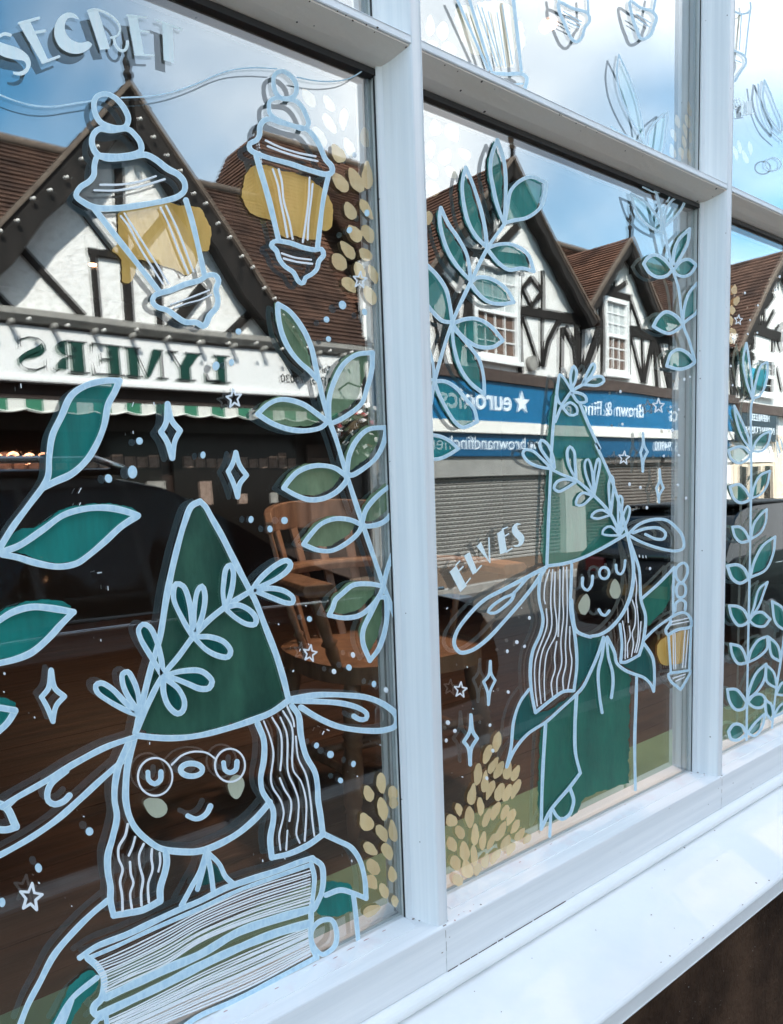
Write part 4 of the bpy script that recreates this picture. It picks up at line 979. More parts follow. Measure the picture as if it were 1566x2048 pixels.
paint_mat('gold_field', (0.92, 0.58, 0.17), (0.74, 0.42, 0.09), sc_=(40, 40, 14))
paint_mat('dab_paint', (1.0, 0.76, 0.44), (0.95, 0.66, 0.34), sc_=(90, 90, 20))
paint_mat('cheek_paint', (0.66, 0.66, 0.52), (0.58, 0.58, 0.46))
YO = D - 0.0010          # outer paint plane
YI = D + 0.0086          # inner paint plane
LAY = [0]
def parse(spec):
    """'<crop> <width> x,y x,y! ... [c]' -> width in photo pixels, points, corner flags, closed"""
    c = None; wd = None; pts = []; closed = False
    for tkn in spec.replace('\n', ' ').split():
        if tkn in CR: c = tkn
        elif tkn == 'c': closed = True
        elif ',' in tkn:
            sharp = tkn.endswith('!'); x, y = tkn.rstrip('!').split(',')
            pts.append((*cpx(c, float(x), float(y)), sharp))
        else: wd = float(tkn) * CR[c][2]
    return wd, pts, closed
def spline(p, closed=False, step=5.0):
    """Catmull-Rom through the points"""
    n = len(p); q = [Vector(a[:2]) for a in p]
    if n < 3 and not closed:
        k = max(2, int((q[1] - q[0]).length / 12)); return [q[0].lerp(q[1], i / k) for i in range(k + 1)]
    res = []
    rng = n if closed else n - 1
    for i in range(rng):
        p1, p2 = q[i % n], q[(i + 1) % n]
        p0 = q[(i - 1) % n] if (closed or i > 0) else p1 * 2 - p2
        p3 = q[(i + 2) % n] if (closed or i + 2 < n) else p2 * 2 - p1
        k = max(2, int((p2 - p1).length / step))
        d1 = max((p1 - p0).length, 1e-3) ** 0.5; d2 = max((p2 - p1).length, 1e-3) ** 0.5; d3 = max((p3 - p2).length, 1e-3) ** 0.5
        t1 = ((p1 - p0) / d1 - (p2 - p0) / (d1 + d2) + (p2 - p1) / d2) * d2
        t2 = ((p2 - p1) / d2 - (p3 - p1) / (d2 + d3) + (p3 - p2) / d3) * d2
        for j in range(k):
            t = j / k; h = t * t; g = h * t
            res.append(p1 * (2 * g - 3 * h + 1) + t1 * (g - 2 * h + t) + p2 * (-2 * g + 3 * h) + t2 * (g - h))
    if not closed: res.append(q[-1].copy())
    return res
def curve_pieces(pts, closed):
    """split at the sharp corners"""
    if closed and any(p[2] for p in pts):
        k = next(i for i, p in enumerate(pts) if p[2]); pts = pts[k:] + pts[:k] + [pts[k]]; closed = False
    if closed: return [(spline(pts, True), True)]
    out_ = []; cur = [pts[0]]
    for p in pts[1:]:
        cur.append(p)
        if p[2]: out_.append((spline(cur), False)); cur = [p]
    if len(cur) > 1: out_.append((spline(cur), False))
    return out_
def ribbon(mb, line, closed, wd, yb, h=0.00016):
    """a brushed line: flat edges, a slightly raised body, round ends"""
    n = len(line)
    LAY[0] = (LAY[0] + 1) % 37; yb = yb - LAY[0] * 0.000014
    cols = []; r = wd / 2
    ph = rnd.uniform(0, 6.28)
    def row(c, nrm, rr):
        w_ = rr
        ids = []
        for s, hh in ((-1, 0.0), (-0.74, 1.0), (0.74, 1.0), (1, 0.0)):
            q = c + nrm * (s * w_); p = at(q.x, q.y, yb - hh * h * min(1.0, w_ / r)); ids.append(mb.p(*p))
        return ids
    acc = 0.0
    for i in range(n):
        a = line[(i - 1) % n] if closed else line[max(i - 1, 0)]; b = line[(i + 1) % n] if closed else line[min(i + 1, n - 1)]
        d = (b - a)
        if d.length < 1e-6: continue
        d.normalize(); nr = Vector((-d.y, d.x))
        if i: acc += (line[i] - line[i - 1]).length
        rr = r * (1 + 0.06 * math.sin(acc / 37.0 + ph) + 0.04 * math.sin(acc / 13.0 + 2 * ph))
        if not closed and i == 0:
            for a_ in (80, 60, 40, 20): cols.append(row(line[0] - d * r * math.sin(R3(a_)), nr, r * math.cos(R3(a_))))
        cols.append(row(line[i], nr, rr))
        if not closed and i == n - 1:
            for a_ in (20, 40, 60, 80): cols.append(row(line[i] + d * r * math.sin(R3(a_)), nr, r * math.cos(R3(a_))))
    m = len(cols)
    for i in range(m if closed else m - 1):
        A_, B_ = cols[i], cols[(i + 1) % m]
        for j in range(3):
            mb.cur = 0 if j == 1 else 1
            mb.face([A_[j], A_[j + 1], B_[j + 1], B_[j]])
    mb.cur = 0
def area(mb, poly, y, jit=0.0):
    """a flat brushed field with a slightly uneven edge"""
    n = len(poly)
    if jit:
        ph = [rnd.uniform(0, 6.28) for _ in range(3)]
        q = []
        for i, p in enumerate(poly):
            d = poly[(i + 1) % n] - poly[i - 1]
            if d.length > 1e-6: d.normalize()
            k = jit * (0.6 * math.sin(i * 0.9 + ph[0]) + 0.4 * math.sin(i * 2.3 + ph[1]) + 0.3 * rnd.uniform(-1, 1))
            q.append(p + Vector((-d.y, d.x)) * k)
        poly = q
    LAY[0] = (LAY[0] + 1) % 37; y = y - LAY[0] * 0.000014
    ids = [mb.p(*at(p.x, p.y, y)) for p in poly]
    for t in tessellate_polygon([[Vector((p.x, p.y, 0)) for p in poly]]): mb.face([ids[k] for k in t])
def field_poly(spec):
    wd, pts, cl_ = parse(spec)
    res = []
    for pc, _ in curve_pieces(pts, True): res += pc
    return res
def motif(name, label, cat, anchor, group=None):
    return thing(name, label, cat, at(*anchor, YO), group)
EDGE = {'line_paint': 'line_edge'}
def lines(name, root, specs, m='line_paint'):
    mb = MB()
    for s in ([specs] if isinstance(specs, str) else specs):
        wd, pts, cl_ = parse(s)
        for pc, c_ in curve_pieces(pts, cl_): ribbon(mb, pc, c_, wd, YO)
    o = mb.build(name, [m, EDGE.get(m, m)], root); return o
def each(name, root, specs, m='line_paint'):
    return [lines(name, root, q, m) for q in specs][0]
YR = D + 0.0168         # room side of the glass: colour there is washed out by the mirrored sky
ROOM = set()
def fields(name, root, specs, m, y=YI, jit=1.6):
    mb = MB()
    if root in ROOM or root.parent in ROOM: y = YR
    for s in ([specs] if isinstance(specs, str) else specs): area(mb, field_poly(s) if isinstance(s, str) else s, y, jit)
    return mb.build(name, m, root)
def shrink(poly, k, off):
    c = sum(poly, Vector((0, 0))) / len(poly)
    return [c + (p - c) * k + Vector(off) for p in poly]
def leaf(root, spec, m, off=(0, 0), k=0.97, name='leaf'):
    o = lines(name, root, spec)
    poly = field_poly(spec)
    fields('leaf_field', o, [shrink(poly, k, off)], m)
    return o
def blob(mb, c, x, y, a, b, ang, yy, jit=1.0, n=18):
    cx, cy = cpx(c, x, y); s = CR[c][2]; ang = R3(ang)
    poly = []; egg = rnd.uniform(-0.30, 0.30); a *= rnd.uniform(0.9, 1.1); b *= rnd.uniform(0.88, 1.12); ang += R3(rnd.uniform(-9, 9))
    for i in range(n):
        t = 2 * math.pi * i / n; e = 1 + 0.10 * math.cos(2 * t)
        u, v = a * s * math.cos(t) * e, b * s * math.sin(t) * (1 + egg * math.cos(t))
        poly.append(Vector((cx + u * math.cos(ang) - v * math.sin(ang), cy + u * math.sin(ang) + v * math.cos(ang))))
    area(mb, poly, yy, jit)
def ell(c, x, y, rx, ry, w_, n=14):
    return '%s %s ' % (c, w_) + ' '.join('%.1f,%.1f' % (x + rx * math.cos(2 * math.pi * i / n), y + ry * math.sin(2 * math.pi * i / n)) for i in range(n)) + ' c'

# each dab was loaded with a different amount of paint
t_ = MATS['dab_paint'].node_tree; b_ = t_.nodes['Principled BSDF']; src_ = b_.inputs['Base Color'].links[0].from_socket
oi_ = N(t_, 'ShaderNodeObjectInfo'); mr_ = N(t_, 'ShaderNodeMapRange'); mr_.inputs['To Min'].default_value = 0.82; mr_.inputs['To Max'].default_value = 1.0
mm_ = N(t_, 'ShaderNodeMix', data_type='RGBA', blend_type='MULTIPLY'); mm_.inputs['Factor'].default_value = 1.0
t_.links.new(oi_.outputs['Random'], mr_.inputs['Value']); t_.links.new(src_, mm_.inputs['A']); t_.links.new(mr_.outputs[0], mm_.inputs['B']); t_.links.new(mm_.outputs['Result'], b_.inputs['Base Color'])
# ------------------------------------------------------------------ words
def word_thing(label, anchor, letters):
    w_ = motif('painted_word', label, 'lettering', anchor)
    for polys, strokes, sw in letters:
        mb = MB()
        for s in polys:
            wd, pts, _ = parse(s); area(mb, [p for pc, _c in curve_pieces(pts, True) for p in pc], YO)
        for s in strokes:
            wd, pts, cl_ = parse(s)
            for pc, c_ in curve_pieces(pts, cl_): ribbon(mb, pc, c_, wd, YO)
        mb.build('letter', ['letter_paint', 'letter_paint'], w_)
    return w_
word_thing('hand painted white word SECRET above the two lanterns', (170, 80), [
    (['A -30,330 60,350 150,380 215,430 240,480 235,530 200,580 150,592 105,582! 100,560! 150,562 195,540 205,510 190,480 150,470 90,460 20,440 -30,400'], ['A 30 78,275 40,265 0,280 -40,320 -45,380'], 30),
    (['A 145,185! 235,165! 382,480! 330,500!'], ['A 22 150,183 305,142', 'A 22 262,257 352,242', 'A 22 335,490 462,443'], 22),
    (['A 625,155! 590,112 530,97 470,130 430,200 428,290 470,370 540,413 620,420 690,388 722,348 690,322! 630,335 560,310 515,255 508,190 530,145 575,140'], [], 0),
    (['A 683,90! 765,72! 862,382! 785,390!'], ['A 20 690,86 740,74 810,92 880,132 930,190 940,240 918,280 870,295', 'A 24 892,300 902,345 928,385 962,400 990,378 998,325'], 20),
    (['A 998,120! 1072,117! 1128,427! 1055,430!'], ['A 18 998,120 1145,138', 'A 18 1090,242 1166,250', 'A 18 1060,428 1200,434'], 18),
    (['A 1268,178! 1352,200! 1362,495! 1282,470!'], ['A 20 1224,158 1420,230'], 20)])
word_thing('small hand painted white word ELVES rising beside the elf in the middle pane', (975, 1120), [
    (['K 388,1345! 440,1295! 522,1455! 472,1505!'], ['K 11 438,1292 466,1263', 'K 11 463,1337 494,1304', 'K 11 500,1460 550,1396'], 11),
    (['K 500,1220! 546,1190! 606,1340! 570,1368!'], ['K 11 588,1352 637,1297'], 11),
    (['K 598,1145! 634,1112! 706,1278!'], ['K 12 696,1082 703,1270'], 12),
    (['K 760,1045! 812,1010! 838,1190! 785,1208!'], ['K 11 800,1013 842,996', 'K 11 822,1065 850,1048', 'K 11 832,1190 876,1163'], 11),
    (['K 950,975 915,962 880,995 878,1040 908,1078 933,1110 918,1135 882,1138! 905,1151 945,1142 972,1105 968,1060 930,1022 915,992 930,977'], [], 0)])
word_thing('faint grey hand painted letters in the sky of the far upper pane', (1480, 205), [
    ([], ['Z 2.5 1476,198 1470,200 1468,210 1470,217 1476,213 1476,205', 'Z 2.5 1478,198 1481,205 1483,212 1480,224', 'Z 2.5 1488,203 1486,215 1488,228'], 2),
    (['Z 1492,203! 1503,201! 1504,226! 1495,228!'], ['Z 2 1490,229 1508,226'], 2)])
word_thing('white painted letter strokes at the edge of the far pane', (1556, 895), [
    (['Z 1551,880! 1556,884! 1562,905! 1559,908!', 'Z 1558,872! 1563,880! 1570,900! 1566,905!'], ['Z 2 1553,885 1555,914'], 2)])

# ------------------------------------------------------------------ lanterns on their cord
cd_ = motif('painted_garland', 'thin white painted cord drooping between the two lanterns', 'painting', (190, 205))
lines('strand', cd_, ['A 13 -20,735 120,790 280,830 420,835 560,815 720,790'])
lines('strand', cd_, ['A 13 950,765 1150,755 1350,720 1566,645 B 120,590 250,548 420,530 600,538'])
lines('strand', cd_, ['B 12 760,605 900,632 1020,638 1150,620 1250,570 1320,508'])
l1 = motif('painted_lantern', 'large painted lantern with ochre glow, leaning, under the word SECRET', 'painting', (290, 470), 'painted lanterns')
lines('ring', l1, 'A 45 735,810 760,755 830,735 900,765 950,815 990,880 1005,930 985,990 930,1005 850,990 790,960 750,900 c')
lines('neck', l1, 'A 48 780,1010 870,1020 1000,1010 1060,1060 1100,1120 1105,1180 1060,1205 940,1225 830,1225 770,1215 730,1160 720,1090 740,1040 c')
lines('cap', l1, 'A 48 765,1225 850,1245 1000,1232 1140,1212 1220,1250 1310,1320 1400,1370 1445,1430 1445,1490 1400,1535 E 1290,5 1100,40 900,65 740,58 650,15 600,-25 A 598,1515 630,1465 700,1420 735,1370 740,1290 c')
g = each('glass_edge', l1, ['E 46 740,70 1245,715', 'E 44 1455,0 1500,150 1560,400 F 35,590'])
fields('glow', g, 'E 930,100 1050,60 1290,10 1420,45 1566,60 F 30,110 80,210 85,320 55,400 0,410 E 1530,520 1480,590 1400,560 1300,520 1180,490 1090,470 1030,640 960,640 950,470 880,390 930,330', 'gold_field', jit=1.4)
lines('foot', l1, 'E 46 1245,730 1330,710 1450,660 1566,628 F 60,590 120,590 145,630 125,700 140,780 130,840 75,905 50,965 25,988 -25,960 E 1450,955 1370,905 1310,862 1235,840 1195,800 1205,755 c')
lines('highlight', l1, ['A 17 785,1447 950,1445 1100,1420 1220,1380', 'A 17 740,1490 900,1492 1100,1460 1290,1403', 'E 16 945,125 1010,210 1100,380 1200,540 1275,655', 'E 16 975,105 1060,240 1180,430 1320,655',
     'E 16 1258,60 1320,190 1400,400 1475,575', 'E 16 1300,45 1390,230 1470,440 1515,558', 'E 13 1335,820 1420,790 1566,735 F 72,708', 'E 13 1370,845 1460,810 1566,782 F 88,742'], 'white_line')
l2 = motif('painted_lantern', 'smaller painted lantern with ochre glow, upright, beside the gold dabs', 'painting', (580, 400), 'painted lanterns')
lines('ring', l2, 'B 38 575,650 585,585 640,557 700,585 745,640 757,700 740,750 690,772 635,768 595,730 c')
lines('neck', l2, 'B 38 540,840 545,795 590,768 680,775 750,790 800,840 830,900 850,970 820,1008 730,985 640,950 580,920 545,885 c')
lines('cap', l2, 'B 42 545,932 620,955 730,985 840,1015 900,1080 940,1150 985,1250 1030,1300 1035,1345 1000,1365 850,1330 700,1280 550,1240 440,1200 392,1170 390,1125 440,1100 465,1060 470,990 500,945 c')
g = each('glass_edge', l2, ['B 44 440,1220 540,1566 F 615,310', 'B 40 1005,1375 965,1566 F 920,370'])
fields('glow', g, 'B 400,1310 520,1290 620,1330 740,1355 840,1390 940,1460 1010,1540 F 1040,80 1035,180 1000,240 940,245 930,300 840,310 740,280 690,300 620,260 560,160 450,130 370,70 335,0 B 330,1500 350,1400', 'gold_field', jit=1.4)
lines('foot', l2, 'F 38 580,325 700,335 800,370 900,390 950,385 968,430 930,480 915,540 870,585 825,610 810,650 785,648 760,620 735,570 660,515 620,460 600,400 560,355 c')
lines('highlight', l2, ['B 17 515,1100 620,1150 760,1195 905,1225', 'B 17 530,1145 660,1195 800,1235 920,1262', 'B 17 570,1325 610,1450 630,1566 F 660,150 685,290', 'B 17 615,1325 640,1420 655,1566 F 700,170 725,305',
     'B 16 858,1390 850,1566 F 830,160 805,330', 'B 16 882,1440 870,1566 F 850,160 843,310', 'F 16 640,418 740,450 870,468', 'F 16 655,458 760,485 880,500'], 'white_line')
l3 = motif('painted_lantern', 'pale painted lantern with tall glass cut by the middle transom', 'painting', (1000, 80), 'painted lanterns')
ROOM.add(l3)
g = each('glass_edge', l3, ['C 24 535,-30 715,550', 'C 28 885,-30 950,550', 'C 22 440,-20 690,545'])
fields('glow', g, ['C 440,60 560,60 700,420 590,430 500,340 430,140', 'C 600,30 860,40 900,300 880,520 760,520 690,300', 'C 915,170 965,200 975,330 950,430 935,430'], 'dab_paint', jit=3)
lines('foot', l3, ['C 30 720,572 830,580 960,580 992,610 990,650 975,700', 'C 14 890,660 960,655'])
lines('highlight', l3, ['C 9 605,40 760,520', 'C 9 640,60 790,520', 'C 8 760,100 830,520', 'C 8 800,40 880,500', 'C 8 690,90 800,510'])
l4 = motif('painted_lantern', 'grey painted lantern foot near the lit spot in the upper middle pane', 'painting', (1145, 50), 'painted lanterns')
lines('foot', l4, ['C 26 1245,20 1350,65 1470,105 1485,160 1445,220 1430,280 1385,330 1345,305 1290,190 1245,80 c', 'C 9 1280,90 1420,170', 'C 9 1300,130 1420,195', 'C 9 1310,170 1400,215', 'C 20 1245,20 1235,-40', 'C 20 1475,100 1470,-30'])
l5 = motif('painted_lantern', 'grey painted lantern foot beside the far mullion in the upper middle pane', 'painting', (1285, 45), 'painted lanterns')
lines('foot', l5, ['D 26 370,10 450,60 540,90 575,140 560,190 530,270 480,305 450,300 420,230 385,130 c', 'D 9 420,110 530,180', 'D 9 430,150 520,210', 'D 20 550,90 575,-40'])
l6 = motif('painted_lantern', 'grey painted lantern half hidden by the far mullion', 'painting', (1480, 60), 'painted lanterns')
ROOM.add(l6)
lines('glass_edge', l6, ['D 16 1190,90 1240,110 1310,85 1310,20', 'D 14 1310,85 1290,250 1272,430', 'D 10 1240,120 1225,390'])
lines('foot', l6, ['D 20 1185,395 1265,440 1275,500 1235,560 1190,635', 'D 8 1190,470 1240,490'])
fields('glow', l6, 'D 1185,110 1290,110 1265,420 1185,390', 'dab_paint')

# ------------------------------------------------------------------ sprays of gold dabs
def spray(label, anchor, dabs):
    s = motif('gold_dab_spray', label, 'painting', anchor, 'sprays of gold paint dabs')
    for (c, x, y, a, b, ang) in dabs:
        mb = MB(); blob(mb, c, x, y, a, b, ang, YR if (c in 'CD' or (c == 'B' and y < 1180)) else YI - 0.0012); mb.build('dab', 'dab_paint', s)
B_ = 'B'; F_ = 'F'
spray('spray of gold paint dabs falling right of the smaller lantern', (700, 380), [
    ('B', 850, 765, 85, 40, 60), ('B', 1010, 810, 75, 35, 65), ('B', 1015, 970, 85, 40, 62), ('B', 1125, 935, 85, 38, 85), ('B', 1295, 1075, 80, 38, 80), ('B', 935, 1075, 95, 42, 55),
    ('B', 1080, 1200, 80, 45, 50), ('B', 1165, 1150, 70, 40, 60), ('B', 1100, 1430, 85, 45, 50), ('B', 1220, 1410, 100, 48, 70), ('B', 1310, 1370, 95, 42, 85),
    ('F', 1175, 85, 75, 48, 55), ('F', 1305, 75, 85, 40, 65), ('F', 1210, 260, 65, 45, 50), ('F', 1315, 265, 75, 45, 60), ('F', 1155, 390, 75, 45, 60), ('F', 1295, 425, 60, 42, 45),
    ('F', 1090, 485, 70, 55, 50), ('F', 1250, 555, 70, 40, 60), ('F', 1355, 580, 72, 35, 72), ('F', 1170, 665, 68, 48, 50), ('F', 1330, 745, 68, 42, 62)])
spray('cluster of gold paint dabs at the foot of the large pane', (745, 1680), [
    ('N', 1420, 1435, 75, 42, 88), ('N', 1320, 1515, 60, 40, 75), ('N', 1510, 1515, 60, 36, 90), ('R', 1430, 70, 85, 45, 80), ('R', 1300, 170, 75, 55, 60), ('R', 1515, 20, 45, 36, 90), ('R', 1510, 240, 85, 38, 88),
    ('R', 1425, 260, 65, 40, 70), ('R', 1335, 385, 62, 42, 40), ('R', 1468, 405, 60, 45, 70), ('R', 1355, 525, 60, 45, 60), ('R', 1505, 580, 62, 38, 80), ('R', 1345, 645, 60, 42, 60),
    ('R', 1440, 710, 60, 40, 65), ('R', 1345, 865, 70, 45, 150), ('R', 1525, 790, 45, 25, 90)])
spray('pale gold paint dabs at the upper corner of the middle pane', (870, 330), [
    ('C', 235, 200, 80, 40, 88), ('C', 335, 240, 70, 50, 100), ('C', 250, 355, 45, 40, 60), ('C', 380, 390, 62, 56, 60), ('C', 275, 1000, 65, 45, 80), ('C', 410, 1040, 70, 50, 60), ('C', 240, 1170, 75, 42, 95),
    ('C', 355, 1225, 60, 50, 110), ('C', 505, 1205, 60, 40, 50), ('C', 255, 1340, 60, 50, 60), ('C', 400, 1350, 60, 40, 40), ('C', 255, 1475, 65, 50, 60), ('G', 218, 140, 50, 36, 100)])
spray('fan of gold paint dabs at the foot of the middle pane', (960, 1640), [
    ('O', 760, 1110, 75, 35, 105), ('O', 685, 1210, 75, 35, 100), ('O', 730, 1295, 70, 30, 110), ('O', 775, 1330, 75, 30, 112), ('O', 845, 1335, 70, 32, 110), ('O', 905, 1355, 65, 30, 118), ('O', 610, 1365, 75, 32, 102),
    ('O', 665, 1420, 75, 32, 105), ('O', 705, 1490, 70, 32, 105), ('O', 780, 1505, 72, 35, 112), ('O', 905, 1480, 75, 32, 115), ('O', 840, 1510, 65, 32, 112), ('O', 565, 1520, 80, 32, 92),
    ('S', 630, 50, 62, 30, 92), ('S', 460, 75, 52, 30, 85), ('S', 545, 135, 75, 38, 85), ('S', 680, 140, 70, 30, 105), ('S', 748, 85, 80, 32, 105), ('S', 820, 100, 65, 30, 120), ('S', 868, 135, 62, 28, 122),
    ('S', 402, 160, 45, 50, 60), ('S', 470, 255, 55, 36, 75), ('S', 588, 270, 78, 30, 85), ('S', 650, 320, 70, 30, 100), ('S', 715, 325, 62, 25, 108), ('S', 790, 245, 75, 35, 112), ('S', 902, 210, 58, 30, 125),
    ('S', 940, 270, 52, 32, 125), ('S', 995, 305, 45, 25, 125), ('S', 830, 335, 62, 35, 110), ('S', 865, 385, 52, 30, 125), ('S', 745, 445, 65, 32, 115), ('S', 670, 475, 55, 30, 100), ('S', 580, 435, 70, 32, 92),
    ('S', 505, 400, 65, 38, 82), ('S', 405, 345, 55, 42, 70), ('S', 435, 495, 60, 40, 80), ('S', 525, 540, 75, 42, 80), ('S', 605, 545, 50, 30, 95), ('S', 450, 625, 50, 40, 60)])
spray('narrow pale gold dabs by the far mullion of the upper middle pane', (1370, 250), [
    ('D', 832, 852, 55, 18, 75), ('D', 820, 950, 50, 20, 75), ('D', 800, 1025, 52, 16, 78), ('D', 842, 1070, 50, 14, 85), ('D', 790, 1110, 48, 14, 85), ('D', 832, 1220, 50, 16, 85),
    ('D', 740, 950, 50, 20, 75), ('D', 710, 1060, 55, 22, 75), ('D', 700, 1180, 55, 24, 70), ('D', 770, 1200, 50, 18, 80)])
spray('small gold dabs down the near edge of the far pane', (1465, 620), [
    ('H', 1185, 700, 36, 22, 85), ('H', 1202, 790, 38, 22, 112), ('H', 1168, 860, 36, 22, 75), ('H', 1158, 945, 36, 18, 85), ('H', 1175, 1030, 36, 22, 65), ('H', 1155, 1090, 34, 16, 85)])
spray('faint pale dabs in the sky of the far upper pane', (1475, 300), [
    ('D', 1195, 1200, 55, 18, 75), ('D', 1225, 1150, 50, 16, 75), ('D', 1270, 1230, 50, 18, 75), ('D', 1310, 1160, 48, 16, 75)])

# ------------------------------------------------------------------ leaf branches
b1 = motif('painted_branch', 'bold painted branch with big teal leaves entering from the edge of the large pane', 'painting', (60, 1080), 'painted leaf branches')
lines('stem', b1, 'I 52 330,690 200,860 90,1010 -20,1190')
o = lines('leaf', b1, 'I 52 330,690! 375,600 385,450 410,280 480,130 E 560,1530 680,1450 830,1415 935,1415! 900,1500 I 850,30 815,200 760,340 680,470 560,580 430,640 c')
fields('leaf_field', o, 'I 375,640 385,450 410,280 480,130 E 570,1530 690,1460 830,1430 920,1425! I 850,30 815,200 760,340 680,470 560,580', 'teal_field')
o = lines('leaf', b1, 'I 50 20,1190! 150,1140 330,1020 500,900 680,850 850,845 980,870 1080,905! 950,990 820,1110 690,1220 600,1280 460,1305 300,1280 130,1230 20,1210')
fields('leaf_field', o, 'I 30,1170 120,1030 300,985 480,860 620,825 820,810 980,830 1080,880 950,990 820,1110 690,1220 600,1262 460,1275 290,1255 180,1200', 'teal_field')
o = lines('leaf', b1, 'M 52 -30,175 100,95 250,55 400,65 575,95! 480,190 380,300 250,410 120,465 -30,500')
fields('leaf_field', o, 'M -30,125 120,40 300,0 480,10 560,50! 520,120 380,290 250,395 100,440 -30,460', 'teal_field')
o = lines('leaf', b1, 'M 50 -30,838 120,865! 60,960 -30,1045')
fields('leaf_field', o, 'M -30,780 60,770 125,810! 115,870 -30,1000', 'teal_field')

b2 = motif('painted_branch', 'tall painted branch with sage green leaves beside the near mullion', 'painting', (680, 940), 'painted leaf branches')
lines('stem', b2, 'F 38 930,1410 965,1566 J 1015,170 1060,290 1150,590 1270,960 1440,1460 1480,1566 N 1530,135')
for s_ in ('F 40 612,815! 610,880 640,1040 700,1170 780,1270 860,1340 930,1420! 905,1300 870,1150 800,1000 700,870 c',
           'J 40 1010,170! 1010,0 F 1060,1400 1130,1280 1230,1210 1350,1195! 1345,1330 1300,1500 J 1270,20 1170,110 1030,180 c',
           'J 40 1000,170! 920,110 800,30 640,-5 540,30 450,110! 560,180 700,230 830,240 950,215 c',
           'J 40 1150,570! 1170,430 1230,310 1320,230 1460,215! 1440,330 1380,450 1290,530 1180,590 c',
           'J 40 1140,590! 1050,530 900,515 770,560 690,640 655,690! 740,740 850,780 970,770 1080,710 1150,620 c',
           'J 38 1270,960! 1300,860 1380,760 1510,655! 1530,800 1510,870 1430,960 1290,985 c',
           'J 38 1270,980! 1180,940 1060,930 950,970 870,1050 810,1130! 920,1175 1030,1180 1150,1120 1240,1040 c',
           'J 38 1440,1460! 1330,1440 1200,1450 1110,1520 1060,1566 N 1040,60 1010,120! 1120,140 1250,120 1350,40 1410,-40 c',
           'N 38 1400,-20! 1340,100 1280,230 1275,330 1330,475! 1400,380 1450,230 1465,80 1450,-20 c'):
    leaf(b2, s_, 'green_field', (-9, -7), 0.95)
lines('leaf', b2, 'J 36 1440,1455 1460,1350 1510,1200')

b3 = motif('painted_branch', 'painted branch with slender teal leaves climbing the near side of the middle pane', 'painting', (950, 600), 'painted leaf branches')
lines('stem', b3, 'G 30 820,185 690,370 555,640 410,960 270,1420 240,1600')
for s_ in ('C 30 762,1095! 718,1220 708,1340 730,1470 750,1566 G 785,110 818,185! C 828,1500 828,1400 812,1250 c',
           'C 30 515,1310! 490,1420 490,1520 G 530,160 600,290 680,370! 670,250 640,100 605,-20 C 565,1430 c',
           'G 30 820,180! 840,60 C 870,1490 950,1410 1030,1385 1145,1430! 1125,1566 G 1090,70 990,140 890,160 c',
           'G 30 318,60! 310,150 330,270 380,410 450,520 550,630! 545,540 520,420 450,290 380,190 c',
           'G 30 680,380! 760,350 860,345 950,380 1010,440 1048,560! 960,535 850,545 770,490 c',
           'G 32 550,650! 600,610 690,610 790,660 850,720 890,800! 800,815 700,800 610,730 c',
           'G 30 410,970! 500,935 600,930 700,980 790,1080 805,1102! 730,1150 620,1150 540,1110 470,1050 c',
           'G 28 410,990! 420,1130 470,1310 550,1430 660,1520! 655,1390 620,1250 540,1140 470,1060 c',
           'G 30 270,1420! 350,1420 440,1470 520,1566 K 580,70 605,170! 490,215 430,170 370,80 G 300,1510 c'):
    leaf(b3, s_, 'teal_field', (-7, 1), 0.98)
o = lines('leaf', b3, 'G 32 190,490 290,590 360,700 390,820 410,960! 330,945 260,880 190,790')
fields('leaf_field', o, 'G 190,500 290,600 350,700 385,820 390,940 300,900 190,780', 'teal_field')
lines('leaf', b3, ['G 26 225,1160 258,1280 268,1415', 'G 22 220,1390 268,1418'])
o = lines('leaf', b3, 'K 28 235,270 330,290 400,330 455,382! 380,430 300,462 235,462')
fields('leaf_field', o, 'K 235,275 330,292 400,330 445,382! 380,425 300,455 235,455', 'teal_field')

b4 = motif('painted_branch', 'pale painted branch with small teal leaves beside the far mullion', 'painting', (1345, 560), 'painted leaf branches')
lines('stem', b4, 'H 22 560,-90 590,0 640,260 670,400 700,540 745,680 785,980 830,1100 878,1265')
for s_ in ('H 26 700,545! 640,470 570,430 510,450 475,500! 520,570 590,605 660,590 c', 'H 24 705,500! 715,400 750,310 835,225! 820,340 780,420 730,500 c',
           'H 24 710,545! 770,480 830,465 888,510! 840,580 780,600 730,580 c', 'H 22 785,965! 790,860 830,730 900,645! 895,870 830,930 c',
           'H 26 785,980! 730,910 650,875 590,920 550,990! 620,1030 680,1045 740,1015 c', 'H 26 878,1270! 820,1200 750,1170 690,1200 655,1300! 760,1325 840,1300 c'):
    leaf(b4, s_, 'teal_field', (-3, -3), 0.96)
ROOM.add(b4)
for s_ in ('H 20 620,260! 540,220 440,130 390,10 375,-50! 480,10 560,100 610,190 c', 'H 20 640,210! 645,100 700,0 800,-40! 790,30 740,110 c'):
    leaf(b4, s_, 'teal_field', (0, 0), 0.9)
lines('twig', b4, ['H 14 470,-100 560,-60 600,-60', 'D 12 700,1500 660,1580', 'D 12 800,1540 790,1600'])
b5 = motif('painted_branch', 'pale painted leaves standing above the transom in the upper middle pane', 'painting', (1290, 260), 'painted leaf branches')
ROOM.add(b5)
for s_ in ('D 15 280,430! 265,560 290,730 360,900 450,1060 488,1135! 470,1000 430,800 360,600 c', 'D 15 500,1140! 510,1050 570,950 662,875! 650,1000 605,1200 540,1170 c', 'D 14 220,990! 300,1040 430,1110 480,1140! 400,1120 300,1080 c'):
    leaf(b5, s_, 'teal_field', (1, 2), 0.88)
b7 = motif('painted_branch', 'faint grey painted leaves in the sky of the far upper pane', 'painting', (1540, 230), 'painted leaf branches')
ROOM.add(b7)
